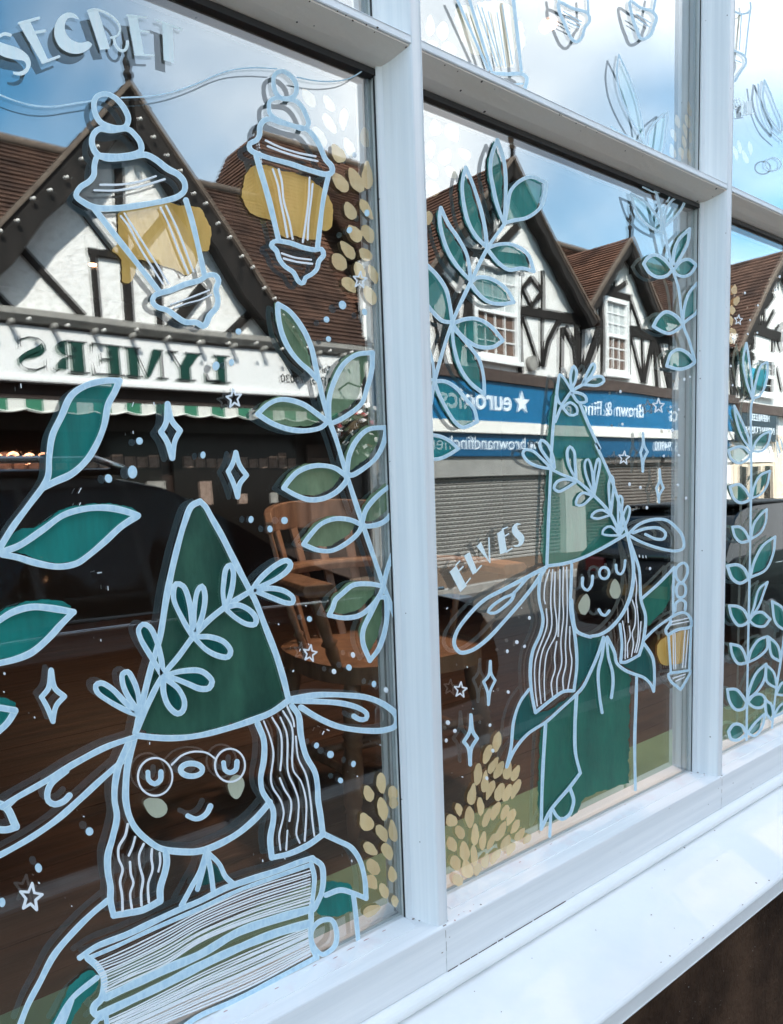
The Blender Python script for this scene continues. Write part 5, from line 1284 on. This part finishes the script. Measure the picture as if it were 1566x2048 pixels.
lines('leaf', b7, 'D 17 1420,630! 1410,760 1450,900 1550,1040! 1560,980 1500,820 1450,690 c')
lines('leaf', b7, 'D 12 1370,660 1400,860 1470,1020 1560,1110')
lines('berry', b7, ell('D', 1490, 1285, 60, 50, 13))
b6 = motif('painted_branch', 'straight painted branch with paired teal leaves in the far pane', 'painting', (1498, 1150), 'painted leaf branches')
lines('stem', b6, 'H 18 1335,1560 L 1320,30 1318,500 1310,1100 1300,1566 P 1290,500 1280,1095')
for s_ in ('L 18 1310,380! 1250,300 1200,150 1185,45! 1240,160 1300,310 c', 'L 18 1325,400! 1360,320 1410,270 1470,245! 1450,340 1400,400 c', 'L 22 1315,430! 1260,370 1200,370 1140,395! 1160,460 1220,495 1280,470 c',
           'L 18 1320,770! 1340,680 1390,590 1465,555! 1440,670 1390,740 c', 'L 22 1310,770! 1270,700 1220,660 1150,680! 1180,770 1230,805 1290,790 c', 'L 18 1315,1090! 1340,970 1400,890 1440,855! 1430,960 1390,1040 c',
           'L 22 1305,1100! 1270,1030 1230,995 1170,995! 1190,1070 1240,1115 c', 'L 20 1310,1390! 1340,1270 1410,1140 1505,1070! 1490,1200 1430,1330 c', 'L 24 1300,1400! 1260,1320 1210,1290 1130,1300! 1170,1400 1230,1435 c',
           'P 18 1310,140! 1340,50 L 1380,1480 1445,1425! P 1420,-70 1370,60 c', 'P 22 1300,160! 1260,80 1210,50 1145,45! 1165,130 1220,200 1270,190 c', 'P 22 1300,160! 1340,110 1400,95 1465,150! 1420,205 1350,200 c',
           'P 20 1290,490! 1320,390 1380,310 1445,285! 1440,380 1370,450 c', 'P 22 1285,490! 1260,410 1230,365 1155,345! 1170,430 1220,500 c', 'P 20 1285,780! 1310,680 1360,570 1435,500! 1420,620 1360,720 c',
           'P 22 1280,800! 1240,740 1200,700 1130,700! 1150,800 1200,860 1260,850 c', 'P 22 1290,800! 1340,745 1400,740 1440,790! 1400,840 1340,840 c', 'P 24 1280,1050! 1240,980 1180,975 1140,1030! 1160,1090 1220,1095 c',
           'P 20 1290,1040! 1350,960 1425,890! 1400,1000 1340,1065 c', 'H 18 1280,1120! 1255,1250 1280,1420 1330,1566! 1320,1400 1300,1250 c', 'H 18 1330,1550! 1360,1400 1400,1290 1445,1270! 1440,1400 1380,1540 c'):
    leaf(b6, s_, 'teal_field', (-4, -2), 0.94)
b8 = motif('painted_branch', 'second painted branch with teal leaves at the very edge of the far pane', 'painting', (1555, 1350), 'painted leaf branches')
lines('stem', b8, 'P 18 1580,250 1545,500 1510,720 1480,1000')
for s_ in ('P 20 1545,480! 1480,440 1455,290! 1520,350 1545,430 c', 'P 20 1515,690! 1440,640 1435,510! 1490,560 1515,650 c', 'P 20 1480,940! 1440,900 1425,790! 1470,810 1490,900 c', 'P 18 1490,920! 1540,830 1600,790! 1590,860 c',
           'P 20 1510,740! 1560,650 1620,640! 1590,740 c', 'P 20 1600,250! 1510,180 1480,10! 1560,60 1600,180 c'):
    leaf(b8, s_, 'teal_field', (-3, -2), 0.94)

# ------------------------------------------------------------------ the elf with the book
e1 = motif('painted_elf', 'large painted elf in a leafy green pointed hat and glasses reading a thick book', 'painting', (420, 1560), 'painted elves')
h = lines('hat', e1, ['J 50 0,795 I 1500,830 1445,960 1390,1150 1340,1360 1300,1566 M 1250,300 1180,540 1120,780 1060,1040', 'J 48 0,795 40,830 90,920 170,1060 270,1260 390,1490 N 430,0 520,230 600,440 660,640 690,770',
                      'M 48 1060,1060 1250,1080 1400,1080 1566,1060 N 200,1010 400,945 560,880 690,790'])
fields('hat_field', h, 'J 0,830 I 1510,860 1445,1000 1390,1180 1340,1380 M 1260,300 1180,560 1120,800 1075,1010! 1250,1060 1400,1060 1566,1040 N 200,990 400,925 560,860 660,780! 640,640 580,440 500,230 410,0 J 370,1490 250,1260 150,1060 60,910', 'hat_field', y=YI + 0.001, jit=4)
sp_ = lines('sprig', e1, 'M 46 1070,1020 1170,790 1270,600 1400,440 1510,290 1600,190 N 190,60 J 390,1500')
for s_ in ('M 44 1090,900! 1000,870 850,790 760,720 750,670 790,650 870,690 980,800 c', 'M 42 1095,880! 1000,750 960,650 960,580 1000,562 1040,620 1080,730 c', 'M 44 1270,590! 1180,440 1100,300 1085,230 1120,190 1170,210 1230,330 1265,480 c',
           'M 44 1280,595! 1420,558 1566,555 N 60,590 95,640 70,690 0,695 M 1480,660 1380,620 c', 'M 44 1280,610! 1280,720 1320,830 1390,890 1430,870 1445,800 1400,700 1330,640 c',
           'Z 11 386,1274! 365,1238 347,1195 352,1168 366,1172 380,1210 c', 'Z 11 388,1274! 388,1225 396,1180 404,1172 410,1190 405,1230 c', 'N 42 190,60! 300,40 400,90 440,150 430,190 370,190 280,140 c',
           'N 42 -50,290! 80,290 190,330 240,400 220,445 150,440 50,390 c', 'N 40 195,60! 180,-50 J 185,1440 205,1320 235,1290 260,1340 255,1450 N 225,0 c', 'J 42 400,1495! 480,1390 600,1290 680,1257 710,1285 690,1330 600,1400 c',
           'J 42 420,1490! 560,1475 670,1500 730,1550 725,1588 670,1588 580,1555 c'):
    leaf(e1, s_, 'deep_teal_field', (0, 0), 0.9, 'sprig_leaf')
each('wing', e1, ['Z 12.5 268,1475 215,1493 153,1525 90,1563 25,1600 4,1614', 'M 48 520,1340 400,1440 370,1520 380,1575 430,1600 500,1575 545,1530', 'M 50 960,1260 800,1400 620,1566 Q 450,150 250,290 0,430 -40,445',
                   'Q 62 -20,30 50,60 125,210! 60,232 -30,232', 'Q 40 130,-20 50,60', 'M 40 1040,1080 970,1230 930,1275'])
lines('wing', e1, 'N 46 690,780 900,745 1130,745 1330,770 1460,830 1535,900 1535,980 1450,1018 1280,1022 1080,990 920,920 790,840')
lines('wing_curl', e1, 'N 42 720,790 930,795 1110,810 1240,845 1305,890 1300,930 1250,935 1205,910')
lines('face', e1, 'M 52 1060,1060 1000,1290 985,1450 Q 985,0 1010,120 1060,220 1150,310 1260,380 1420,405 1566,400 R 140,350 300,260 430,150 520,50 545,15')
lines('glasses', e1, [ell('M', 1215, 1385, 135, 148, 16), ell('N', 235, 1295, 118, 130, 16), 'M 15 1345,1290 1420,1220 1500,1190 1566,1188 N 60,1200 122,1245'], 'white_line')
lines('eye', e1, 'M 40 1158,1350 1165,1410 1210,1440 1255,1410 1260,1345'); lines('eye', e1, 'N 40 185,1275 195,1330 235,1352 280,1330 290,1265')
lines('nose', e1, ell('M', 1500, 1330, 85, 50, 44)); lines('mouth', e1, 'Z 11 376,1632 391,1638 403,1635 414,1626 421,1612')
mb = MB(); blob(mb, 'Q', 1215, 55, 85, 75, 20, YI - 0.001); mb.build('cheek', 'cheek_paint', e1)
mb = MB(); blob(mb, 'N', 283, 1465, 88, 72, 100, YI - 0.001); mb.build('cheek', 'cheek_paint', e1)
hl = lines('hair', e1, 'M 52 1010,1120 930,1300 900,1450 897,1566 Q 915,130 880,300 845,430 845,560 865,680 865,790 890,905! 1000,885 1120,860 1255,790! 1255,690 1290,570 1305,490 1300,415')
lines('strand', hl, ['Q 21 1000,190 980,280 930,370 930,460 960,540 940,640 955,740 960,870', 'Q 18 1058,290 1040,360 1008,435', 'Q 20 1018,485 1025,580 1045,650 1020,730 1032,850', 'Q 20 1125,345 1090,430 1095,520 1120,620 1105,730 1108,825',
                     'Q 20 1190,385 1185,450 1195,540 1160,660 1165,800', 'Q 18 1250,415 1255,490 1240,560'], 'white_line')
hr = lines('hair', e1, 'N 46 450,965 500,1100 500,1250 475,1400 490,1500 530,1566 R 570,70 575,150 550,300 562,452! 700,420 850,350 962,270! 945,130 925,0 N 920,1460 900,1350 830,1220 790,1060 770,900 720,830')
lines('strand', hr, ['N 15 500,950 550,1080 575,1200 555,1400 570,1470 630,1566 R 655,100 620,280 630,390', 'N 15 565,920 630,1040 640,1200 628,1335', 'N 15 625,1395 660,1480 710,1566 R 715,60 700,165', 'N 15 630,920 680,1050 690,1350 740,1470 770,1566 R 770,120 755,270 780,335',
                     'N 15 650,870 720,1000 730,1330 790,1420 830,1566 R 830,160 820,320', 'N 15 680,830 730,940 738,990', 'N 15 750,1070 770,1240 830,1370 865,1566 R 880,160 895,280', 'R 15 685,240 675,390'], 'white_line')
sl = each('sleeve', e1, ['Q 50 840,790 720,890 560,1050 420,1220 310,1430 220,1600 150,1780', 'R 42 975,270 1080,320 1180,370 1250,470 1290,620 1300,770! 1200,730 1100,705 985,745', 'R 38 1200,735 1215,850 1238,1090',
                          'Q 44 760,1390 560,1560 430,1780', 'Q 44 560,1570 480,1780'])
fields('sleeve_field', sl, ['R 980,650 1080,640 1170,660 1195,700! 1190,870! 1050,915 920,880 960,760', 'Q 720,1330 560,1440 480,1600 390,1770! 540,1770! 640,1600 770,1440'], 'teal_field')
cl2 = lines('collar', e1, ['Q 40 1420,830 1500,680 1566,560 R 45,410', 'R 38 55,420 20,560 -20,700', 'R 40 55,420 85,560 105,720', 'R 42 70,420 150,500 200,600 265,660'])
fields('collar_field', cl2, 'R 0,680! 60,500 120,510 190,630! 90,655', 'deep_teal_field')
bk = lines('book', e1, ['Q 48 625,1235 750,1150 1000,1050 1250,930 1400,860 1566,790 R 200,690 400,620 600,555 800,480 880,455', 'Q 34 700,1235 900,1150 1200,1010 1566,850 R 300,710 600,600 850,512',
                        'R 46 880,460 950,510 965,620 950,730 900,840', 'R 40 870,500 895,600 890,700 870,850', 'Q 58 690,1240 760,1300 810,1380 812,1480 790,1560 740,1610 732,1660 790,1700',
                        'Q 66 830,1545 1000,1465 1300,1325 1566,1210 R 300,1035 600,930 880,850', 'Q 66 775,1685 1000,1580 1300,1437 R 0,1300 300,1160 600,1040 850,970',
                        'R 44 870,860 870,950 868,1080 885,1170 915,1235', 'R 42 900,1240 600,1400 300,1560 0,1690 -150,1790', 'R 40 880,1010 950,945 1030,940 1065,1010 1070,1090 1050,1150 960,1210 900,1160 870,1080 c',
                        'Q 40 790,1690 720,1770', 'Q 40 830,1690 840,1780'])
pg = []
def bl(a, b, t): return [a[i].lerp(b[i], t) for i in range(len(a))]
def pxl(spec): return [Vector(p[:2]) for p in parse(spec)[1]]
T0, T1 = pxl('Q 1 745,1262 1000,1155 1300,1000 R 0,860 400,690 862,535'), pxl('Q 1 832,1515 1000,1430 1300,1295 R 0,1130 400,960 862,815')
U0, U1 = pxl('Q 1 845,1705 1000,1635 1300,1492 R 0,1352 400,1165 850,985'), pxl('Q 1 900,1920 1000,1880 1300,1750 R 0,1640 400,1470 865,1220')
mb = MB()
for (a, b, n_) in ((T0, T1, 12), (U0, U1, 13)):
    for i in range(n_):
        t = (i + 0.5) / n_ + rnd.uniform(-0.012, 0.012)
        q = [Vector((p.x, p.y + rnd.uniform(-1.2, 1.2))) for p in bl(a, b, t)]
        ribbon(mb, spline([(p.x, p.y) for p in q]), False, rnd.uniform(2.2, 4.6), YO)
mb.build('page_edges', ['white_line', 'white_line'], bk)

# ------------------------------------------------------------------ the elf with the lantern
e2 = motif('painted_elf', 'smaller painted elf in a tall green hat and long coat holding a lantern', 'painting', (1200, 1300), 'painted elves')
h = lines('hat', e2, ['K 24 1225,-30 1200,200 1185,430 1180,560 1165,900 1150,1300', 'K 24 1410,30 1480,200 1566,390 L 100,340 215,600 280,800 345,1045', 'K 26 1150,1300 1290,1280 1420,1240 L 170,1150 340,1050'])
fields('hat_field', h, 'G 1230,1440 1300,1400 1400,1500 K 1480,180 1566,390 L 100,340 215,600 280,800 340,1040 170,1140 K 1420,1230 1290,1275 1135,1290 1135,700 1150,300 1165,100', 'coat_field', y=YI + 0.001, jit=2)
lines('sprig', e2, ['K 24 1215,170 1270,40 G 1345,1500 1440,1440', 'K 24 1180,540 1260,580 1380,630 1515,745 L 210,885 295,1065'])
for s_ in ('G 22 1345,1495! 1280,1390 1252,1365 1238,1430 1230,1540 1260,1600 c', 'G 22 1345,1480! 1335,1380 1360,1300 1382,1340 1375,1410 c', 'G 22 1430,1440! 1460,1370 1510,1282 1528,1300 1500,1370 c', 'H 22 0,1445! 80,1388 150,1385 165,1418 120,1450 c',
           'K 22 1275,60! 1330,20 1385,60 1385,108 1330,118 c', 'K 22 1340,-60! 1400,-55 1450,-30 1460,10 1400,20 c', 'H 20 0,1430! 40,1340 80,1280 96,1300 60,1380 c',
           'K 24 1190,540! 1080,520 1000,480 962,420 980,390 1040,400 1110,460 c', 'K 24 1210,530! 1140,440 1095,360 1105,315 1150,340 1200,450 c', 'K 22 1380,630! 1320,500 1310,400 1330,365 1362,400 1372,500 c', 'K 22 1380,640! 1300,620 1230,640 1205,690 1240,717 1300,692 c',
           'L 20 85,740! 20,570 18,480 40,465 68,540 c', 'L 20 88,740! 90,560 120,458 133,490 112,620 c', 'K 22 1510,750! 1430,728 1388,770 1380,820 1430,822 c', 'L 20 218,890! 205,760 205,640 224,592 240,640 230,780 c',
           'L 20 220,900! 150,862 90,880 66,915 110,930 180,912 c', 'L 20 290,1060! 215,990 168,1008 152,1048 200,1060 c', 'L 18 282,1050! 275,900 287,750 306,765 300,900 c', 'L 18 300,1040! 310,920 350,830 366,850 350,940 c'):
    leaf(e2, s_, 'deep_teal_field', (0, 0), 0.88, 'sprig_leaf')
lines('wing', e2, 'L 24 350,1055! 430,980 530,940 650,940 730,1000 780,1070 785,1160 730,1182 600,1162 450,1110 c')
lines('wing_curl', e2, 'L 24 390,1040 500,1005 600,1005 645,1040 635,1085 570,1088 490,1052')
lines('wing', e2, 'K 30 1145,1310 1000,1385 800,1490 660,1566 O 520,140 440,260 425,350 470,410 560,395 680,310 830,150 960,0 K 1050,1450 1130,1330')
lines('wing_curl', e2, 'K 24 1000,1390 880,1520 O 820,-20 720,50 690,95 740,102 820,50 880,-10 K 895,1505')
lines('face', e2, 'O 28 1342,0 1350,100 1380,240 1450,278 1500,290 P 60,285 120,275 190,240 280,150 340,50 L 380,1500 395,1380 390,1250 350,1060')
lines('eye', e2, 'K 22 1430,1392 1432,1465 1468,1490 1500,1450 1508,1378'); lines('eye', e2, 'L 22 258,1292 266,1348 295,1364 320,1330 330,1258')
lines('nose', e2, ell('L', 166, 1355, 38, 45, 20)); lines('mouth', e2, 'P 22 125,75 145,110 175,120 205,85')
mb = MB(); blob(mb, 'L', 252, 1480, 66, 40, 92, YI - 0.001); mb.build('cheek', 'cheek_paint', e2)
mb = MB(); blob(mb, 'K', 1445, 1600, 72, 46, 105, YI - 0.001); mb.build('cheek', 'cheek_paint', e2)
hl = lines('hair', e2, 'K 25 1115,1330 1090,1450 1090,1566 O 1120,150 1100,260 1040,400 1020,550 1030,720 1060,882! 1200,770 1280,717 1362,710! 1385,500 1370,280 1340,100 1335,0 K 1340,1450 1345,1290')
lines('strand', hl, ['K 10 1170,1330 1135,1450 1130,1566 O 1138,30', 'O 11 1145,70 1150,200 1060,480 1060,700 1075,830', 'K 11 1195,1330 1180,1566 O 1185,220 1110,420 1090,620 1105,810', 'K 11 1215,1350 1210,1566 O 1225,250 1150,420 1130,620 1135,785', 'K 11 1252,1330 1250,1566 O 1245,150 1238,285',
                     'O 11 1228,325 1210,450 1215,540 1185,650 1195,755', 'K 11 1280,1310 1275,1566 O 1280,120 1260,330 1265,500 1230,620 1230,730', 'K 11 1305,1310 1310,1566 O 1308,150 1295,350 1300,500 1275,620 1280,700', 'O 11 1330,210 1330,370 1345,480 1315,695'], 'white_line')
hr = lines('hair', e2, 'L 24 350,1060 400,1200 440,1330 455,1566 P 490,130 470,330 440,432! 330,488 295,487! 305,350 290,190')
lines('strand', hr, ['L 10 400,1320 420,1450 415,1566 P 425,60', 'P 10 310,165 330,300 330,460', 'P 10 350,60 355,175', 'P 10 362,205 370,290 350,340 350,450', 'P 10 385,0 410,80 405,200 385,260 395,340 380,440', 'P 10 415,20 430,120 430,300 405,410', 'P 10 455,170 445,280 440,330 420,410'], 'white_line')
cp = each('cape', e2, ['P 24 160,290 120,420 60,560 0,680 O 1380,740 1250,860 1150,950 1000,1050 900,1170 835,1308! 870,1150 890,950 940,800 1010,700', 'P 24 190,290 250,420 262,490 330,550 400,580 480,610 530,660 553,715! 560,600 545,450 470,330'])
fields('cape_field', cp, ['O 1395,290 1500,300 1566,320 1500,520 1370,720 1150,920 900,1100 930,850 1010,720! 1060,880 1360,715 1385,500', 'P 310,495 440,440 475,340 530,440 550,640 400,565'], 'deep_teal_field')
each('ribbon', e2, ['P 24 165,300 150,430 120,560 130,750 150,882', 'P 24 185,300 200,450 230,560 235,660 222,765'])
ct = each('coat', e2, ['O 26 1140,970 1120,1300 1110,1566 S 1105,230! 1180,80 O 1330,1465 1412,1355! 1375,1200 1370,1000 1382,745', 'S 24 1182,85 1172,285', 'O 26 1330,1470 1360,1566 S 1350,60 1330,110 1270,152 1230,130 1195,70', 'P 24 420,590 415,800 405,1100 410,1485'])
fields('coat_field', ct, 'O 1130,980 1280,850 1420,720 1500,540 1566,430 P 80,300 200,300 262,490 372,595! 360,1130 360,1430! 0,1566 S 1380,110 1300,130 1090,190! 1080,0 O 1090,1200 1100,1030', 'coat_field', y=YI + 0.001, jit=2)
am = each('arm', e2, ['P 22 470,320 560,230 690,135', 'L 22 455,1560 600,1430 715,1310', 'L 20 712,1310 706,1566 P 708,110'])
fields('arm_field', am, 'L 470,1560 600,1440 700,1350! 690,1480 P 660,40 600,110 510,200 490,130', 'coat_field')
ln_ = lines('lantern', e2, ['L 22 735,1310 790,1275 818,1310 810,1380 770,1430 735,1400 c', 'L 22 745,1440 790,1440 806,1490 790,1540 745,1545 730,1495 c', 'P 22 722,85 730,20 770,0 802,20 800,75', 'P 24 680,150 740,108 800,100 840,140 852,190 840,212 740,232 662,270 648,235 690,170 c',
                            'P 20 670,280 688,560', 'P 18 847,230 832,550', 'P 22 670,582 750,565 842,555 825,600 790,660 762,702 740,680 690,640 c'])
fields('glow', ln_, 'P 640,290 600,320 580,420 605,490 660,512 700,510 780,480 820,240 700,265', 'gold_field')
lines('highlight', ln_, ['P 9 705,270 710,540', 'P 9 720,260 725,540', 'P 9 800,240 780,530', 'P 9 825,240 802,530', 'P 9 690,172 830,140', 'P 9 690,196 830,166', 'P 9 705,612 800,582', 'P 9 725,636 795,604'], 'white_line')

# ------------------------------------------------------------------ sparkles, stars and dots
for s_, lb in (('I 45 1312,30! 1345,160 1410,240! 1370,320 1350,455! 1310,330 1260,250! 1300,180 c', 'blue white painted sparkle under the awning beside the teal leaf'),
               ('J 38 280,410! 310,510 365,590! 310,660 295,760! 265,660 220,560! 255,500 c', 'blue white painted sparkle just right of the elf hat tip'),
               ('M 42 400,550! 430,690 505,755! 440,830 415,950! 370,840 325,760! 380,690 c', 'blue white painted sparkle left of the elf hat sprig'),
               ('O 22 708,480! 715,580 745,630! 705,720 692,820! 685,720 655,640! 695,590 c', 'slim painted sparkle left of the elf hair in the middle pane'),
               ('O 28 555,900! 570,1030 605,1085! 560,1160 550,1290! 535,1160 500,1110! 545,1030 c', 'slim painted sparkle over the chair leg above the gold fan'),
               ('L 20 470,260! 480,360 505,405! 475,470 468,560! 460,460 450,410! 468,360 c', 'slim painted sparkle across the lower blue fascia'),
               ('L 20 600,545! 608,630 630,690! 600,740 595,800! 585,730 575,690! 598,640 c', 'slim painted sparkle over the brown roller shutter')):
    wd, pts, _ = parse(s_)
    m_ = motif('painted_sparkle', lb, 'painting', pts[0][:2], 'painted four point sparkles'); lines('outline', m_, s_)
def star5(x, y, r, lb, rot=0.0, sy=1.15):
    m_ = motif('painted_star', lb, 'painting', (x, y), 'small painted stars')
    pts = ' '.join('%.1f,%.1f!' % (x + (r if i % 2 == 0 else r * 0.44) * math.sin(i * math.pi / 5 + rot) * 0.92, y - (r if i % 2 == 0 else r * 0.44) * math.cos(i * math.pi / 5 + rot) * sy) for i in range(10))
    lines('outline', m_, 'Z %.1f ' % (r * 0.22) + pts + ' c', 'white_line')
for a in ((468, 797, 17, 'painted star above the striped awning', -0.12), (720, 560, 15, 'painted star on the gold dabs beside the near mullion', 0.1), (62, 1795, 25, 'largest painted star, low at the edge of the large pane', 0.1),
          (620, 1307, 15, 'painted star over the chair seat', 0.15), (921, 1380, 14, 'painted star over the chair leg in the middle pane', 0.1), (1317, 812, 13, 'painted star on the upper blue fascia', 0), (1248, 916, 12, 'painted star under the lower blue fascia', 0.1),
          (1477, 640, 9, 'painted star on the tiled roof in the far pane', 0.1)):
    star5(*a)
ANCH = [((90, 120), 'the word SECRET'), ((250, 350), 'the large lantern'), ((580, 400), 'the smaller lantern'), ((720, 480), 'the falling gold dabs'), ((170, 860), 'the upright teal leaf'), ((150, 1080), 'the level teal leaf'),
        ((410, 1010), 'the hat tip'), ((470, 950), 'the sparkle by the hat'), ((340, 860), 'the sparkle under the awning'), ((468, 797), 'the star over the awning'), ((600, 660), 'the top sage leaf'), ((560, 1170), 'the hat sprig'), ((620, 1307), 'the star on the chair seat'),
        ((740, 1260), 'the hanging sage leaf'), ((720, 1420), 'the curled wing'), ((590, 1550), 'the wavy hair'), ((100, 1390), 'the lowest sparkle'), ((62, 1795), 'the largest star'), ((160, 1520), 'the long wing'),
        ((921, 1380), 'the star on the chair leg'), ((980, 1360), 'the slim sparkle by the hair'), ((940, 1480), 'the sparkle on the chair leg'), ((980, 1620), 'the gold fan'), ((960, 1270), 'the drooping wing'), ((1290, 905), 'the sparkle on the blue fascia'),
        ((1320, 970), 'the sparkle on the brown shutter'), ((1248, 916), 'the star under the fascia'), ((1317, 812), 'the star on the fascia'), ((1310, 1070), 'the bow wing'), ((1350, 720), 'the lowest pale leaf'), ((1210, 760), 'the sprig on the hat tip'), ((1330, 1140), 'the raised arm'),
        ((1477, 640), 'the star on the roof'), ((1550, 560), 'the roof finial'), ((1530, 690), 'the opened window'), ((1490, 760), 'the tallest far leaf'), ((1465, 640), 'the small gold dabs')]
RANK = ['nearest', 'second', 'third', 'fourth', 'fifth', 'sixth']
def dot_labels(lst, pane):
    info = []
    for (c, x, y, r) in lst:
        u, v = cpx(c, x, y)
        (ax_, ay_), nm = min(ANCH, key=lambda t: (t[0][0] - u) ** 2 + (t[0][1] - v) ** 2)
        dx_, dy_ = u - ax_, v - ay_
        info.append((nm, ('right of' if dx_ > 0 else 'left of') if abs(dx_) > abs(dy_) else ('below' if dy_ > 0 else 'above'), dx_ * dx_ + dy_ * dy_))
    res = []
    for k, (nm, sd_, dd) in enumerate(info):
        same = sorted(j for j in range(len(info)) if info[j][:2] == (nm, sd_)); same.sort(key=lambda j: info[j][2])
        rk = ('' if len(same) == 1 else ', %s of them' % RANK[same.index(k)])
        res.append('white paint dot %s %s%s' % (sd_, nm, rk))
    return res
def dots(lst, pane, grp):
    lbs = dot_labels(lst, pane)
    for k_, (c, x, y, r) in enumerate(lst):
        lb = lbs[k_]
        u, v = cpx(c, x, y); s = CR[c][2]
        m_ = MB(); poly = []
        rr = r * s
        ph = rnd.uniform(0, 6.28)
        n = 14; LAY[0] = (LAY[0] + 1) % 37
        y0 = YO - LAY[0] * 0.000014
        ctr = m_.p(*at(u, v, y0 - 0.0006)); ring = []
        for i in range(n):
            t = 2 * math.pi * i / n; k = 1 + 0.07 * math.sin(2 * t + ph)
            ring.append(m_.p(*at(u + rr * k * 0.92 * math.cos(t), v + rr * k * 1.12 * math.sin(t), y0)))
        for i in range(n): m_.face([ctr, ring[i], ring[(i + 1) % n]], True)
        rt = at(u, v, YO)
        o = m_.build('painted_dot', 'line_paint' if rr > 5.2 else 'white_line')
        o.data.transform(Matrix.Translation(-rt)); o.location = rt
        tag(o, lb, 'painted dot', grp)
Zd = lambda l: [('Z', *t) for t in l]
dots(Zd([(279, 882, 7), (217, 957, 8), (265, 944, 11), (406, 910, 6), (502, 1039, 6), (540, 1058, 6), (569, 1041, 7), (685, 610, 8), (729, 624, 6), (653, 639, 6), (657, 678, 5.5), (734, 426, 6), (699, 460, 6), (477, 663, 6), (432, 732, 8), (463, 725, 6),
         (619, 1238, 5.5), (706, 1310, 5), (698, 1335, 6), (668, 1343, 5), (748, 1368, 5.5), (772, 1380, 5), (633, 1491, 5.5), (661, 1509, 7), (707, 1528, 5.5), (681, 1561, 5.5), (179, 1663, 8), (77, 1736, 8), (4, 1805, 8), (709, 310, 5)]),
     'large', 'paint dots on the large pane')
dots([('O', 1013, 140, 13), ('O', 915, 330, 15), ('O', 975, 363, 12), ('O', 840, 402, 13), ('O', 847, 720, 13), ('O', 705, 980, 13), ('O', 375, 960, 18), ('O', 430, 1025, 15), ('O', 362, 1100, 14), ('O', 727, 1180, 14), ('O', 680, 1395, 14),
      ('L', 365, 660, 13), ('L', 450, 685, 12), ('L', 500, 843, 12), ('L', 743, 665, 11), ('L', 806, 768, 11), ('L', 308, 190, 11), ('L', 685, 55, 9), ('L', 750, 75, 9), ('L', 700, 238, 13), ('L', 633, 438, 10), ('L', 750, 432, 10), ('L', 525, 1320, 11),
      ('H', 793, 1405, 11), ('H', 838, 1385, 9), ('H', 293, 1500, 11)], 'middle', 'paint dots on the middle pane')
dots([('H', 1268, 728, 9), ('H', 1508, 705, 9), ('H', 1370, 825, 8), ('H', 1308, 940, 8), ('H', 1365, 1040, 8), ('H', 1172, 1083, 8), ('H', 1290, 1050, 8), ('H', 1157, 1300, 9), ('H', 1172, 1450, 8), ('H', 1540, 600, 10)],
     'far', 'paint dots on the far pane')

# flecks and scratches left on the glass by the brush
mb = MB()
for s_ in ('I 8 765,1355 795,1350', 'I 7 845,1460 847,1488', 'I 7 635,690 615,728', 'I 7 630,805 622,822', 'M 7 789,310 791,322', 'M 12 270,918 272,922', 'M 16 34,574 36,580', 'M 10 30,718 33,722', 'M 7 1172,1115 1172,1130', 'N 11 614,189 617,191', 'N 12 728,560 732,552', 'N 9 1230,1379 1233,1381',
           'N 9 1410,1134 1413,1136', 'N 10 960,1050 970,1030', 'N 10 995,1015 1010,1022', 'N 8 850,345 853,350', 'N 8 785,385 780,400', 'N 9 828,44 831,47', 'E 8 163,1440 166,1470', 'I 8 1205,20 1210,40', 'I 7 1042,245 1043,262', 'I 7 1035,50 1045,20', 'Q 9 655,128 658,131', 'Q 12 303,648 308,652', 'Q 8 560,830 563,832',
           'R 10 490,470 492,482', 'R 8 663,458 667,462', 'R 8 1188,470 1190,485', 'O 9 365,68 372,62', 'O 8 525,520 528,530', 'O 7 950,62 953,64', 'O 8 730,712 733,714', 'O 8 485,1385 492,1387', 'O 7 570,850 573,853', 'L 7 440,1215 442,1230', 'L 7 468,1218 470,1235', 'L 7 492,1220 494,1235'):
    wd, pts, _ = parse(s_); ribbon(mb, spline(pts), False, wd, YO)
o = mb.build('paint_flecks', ['white_line', 'white_line'], win); tag(o, kind='stuff')
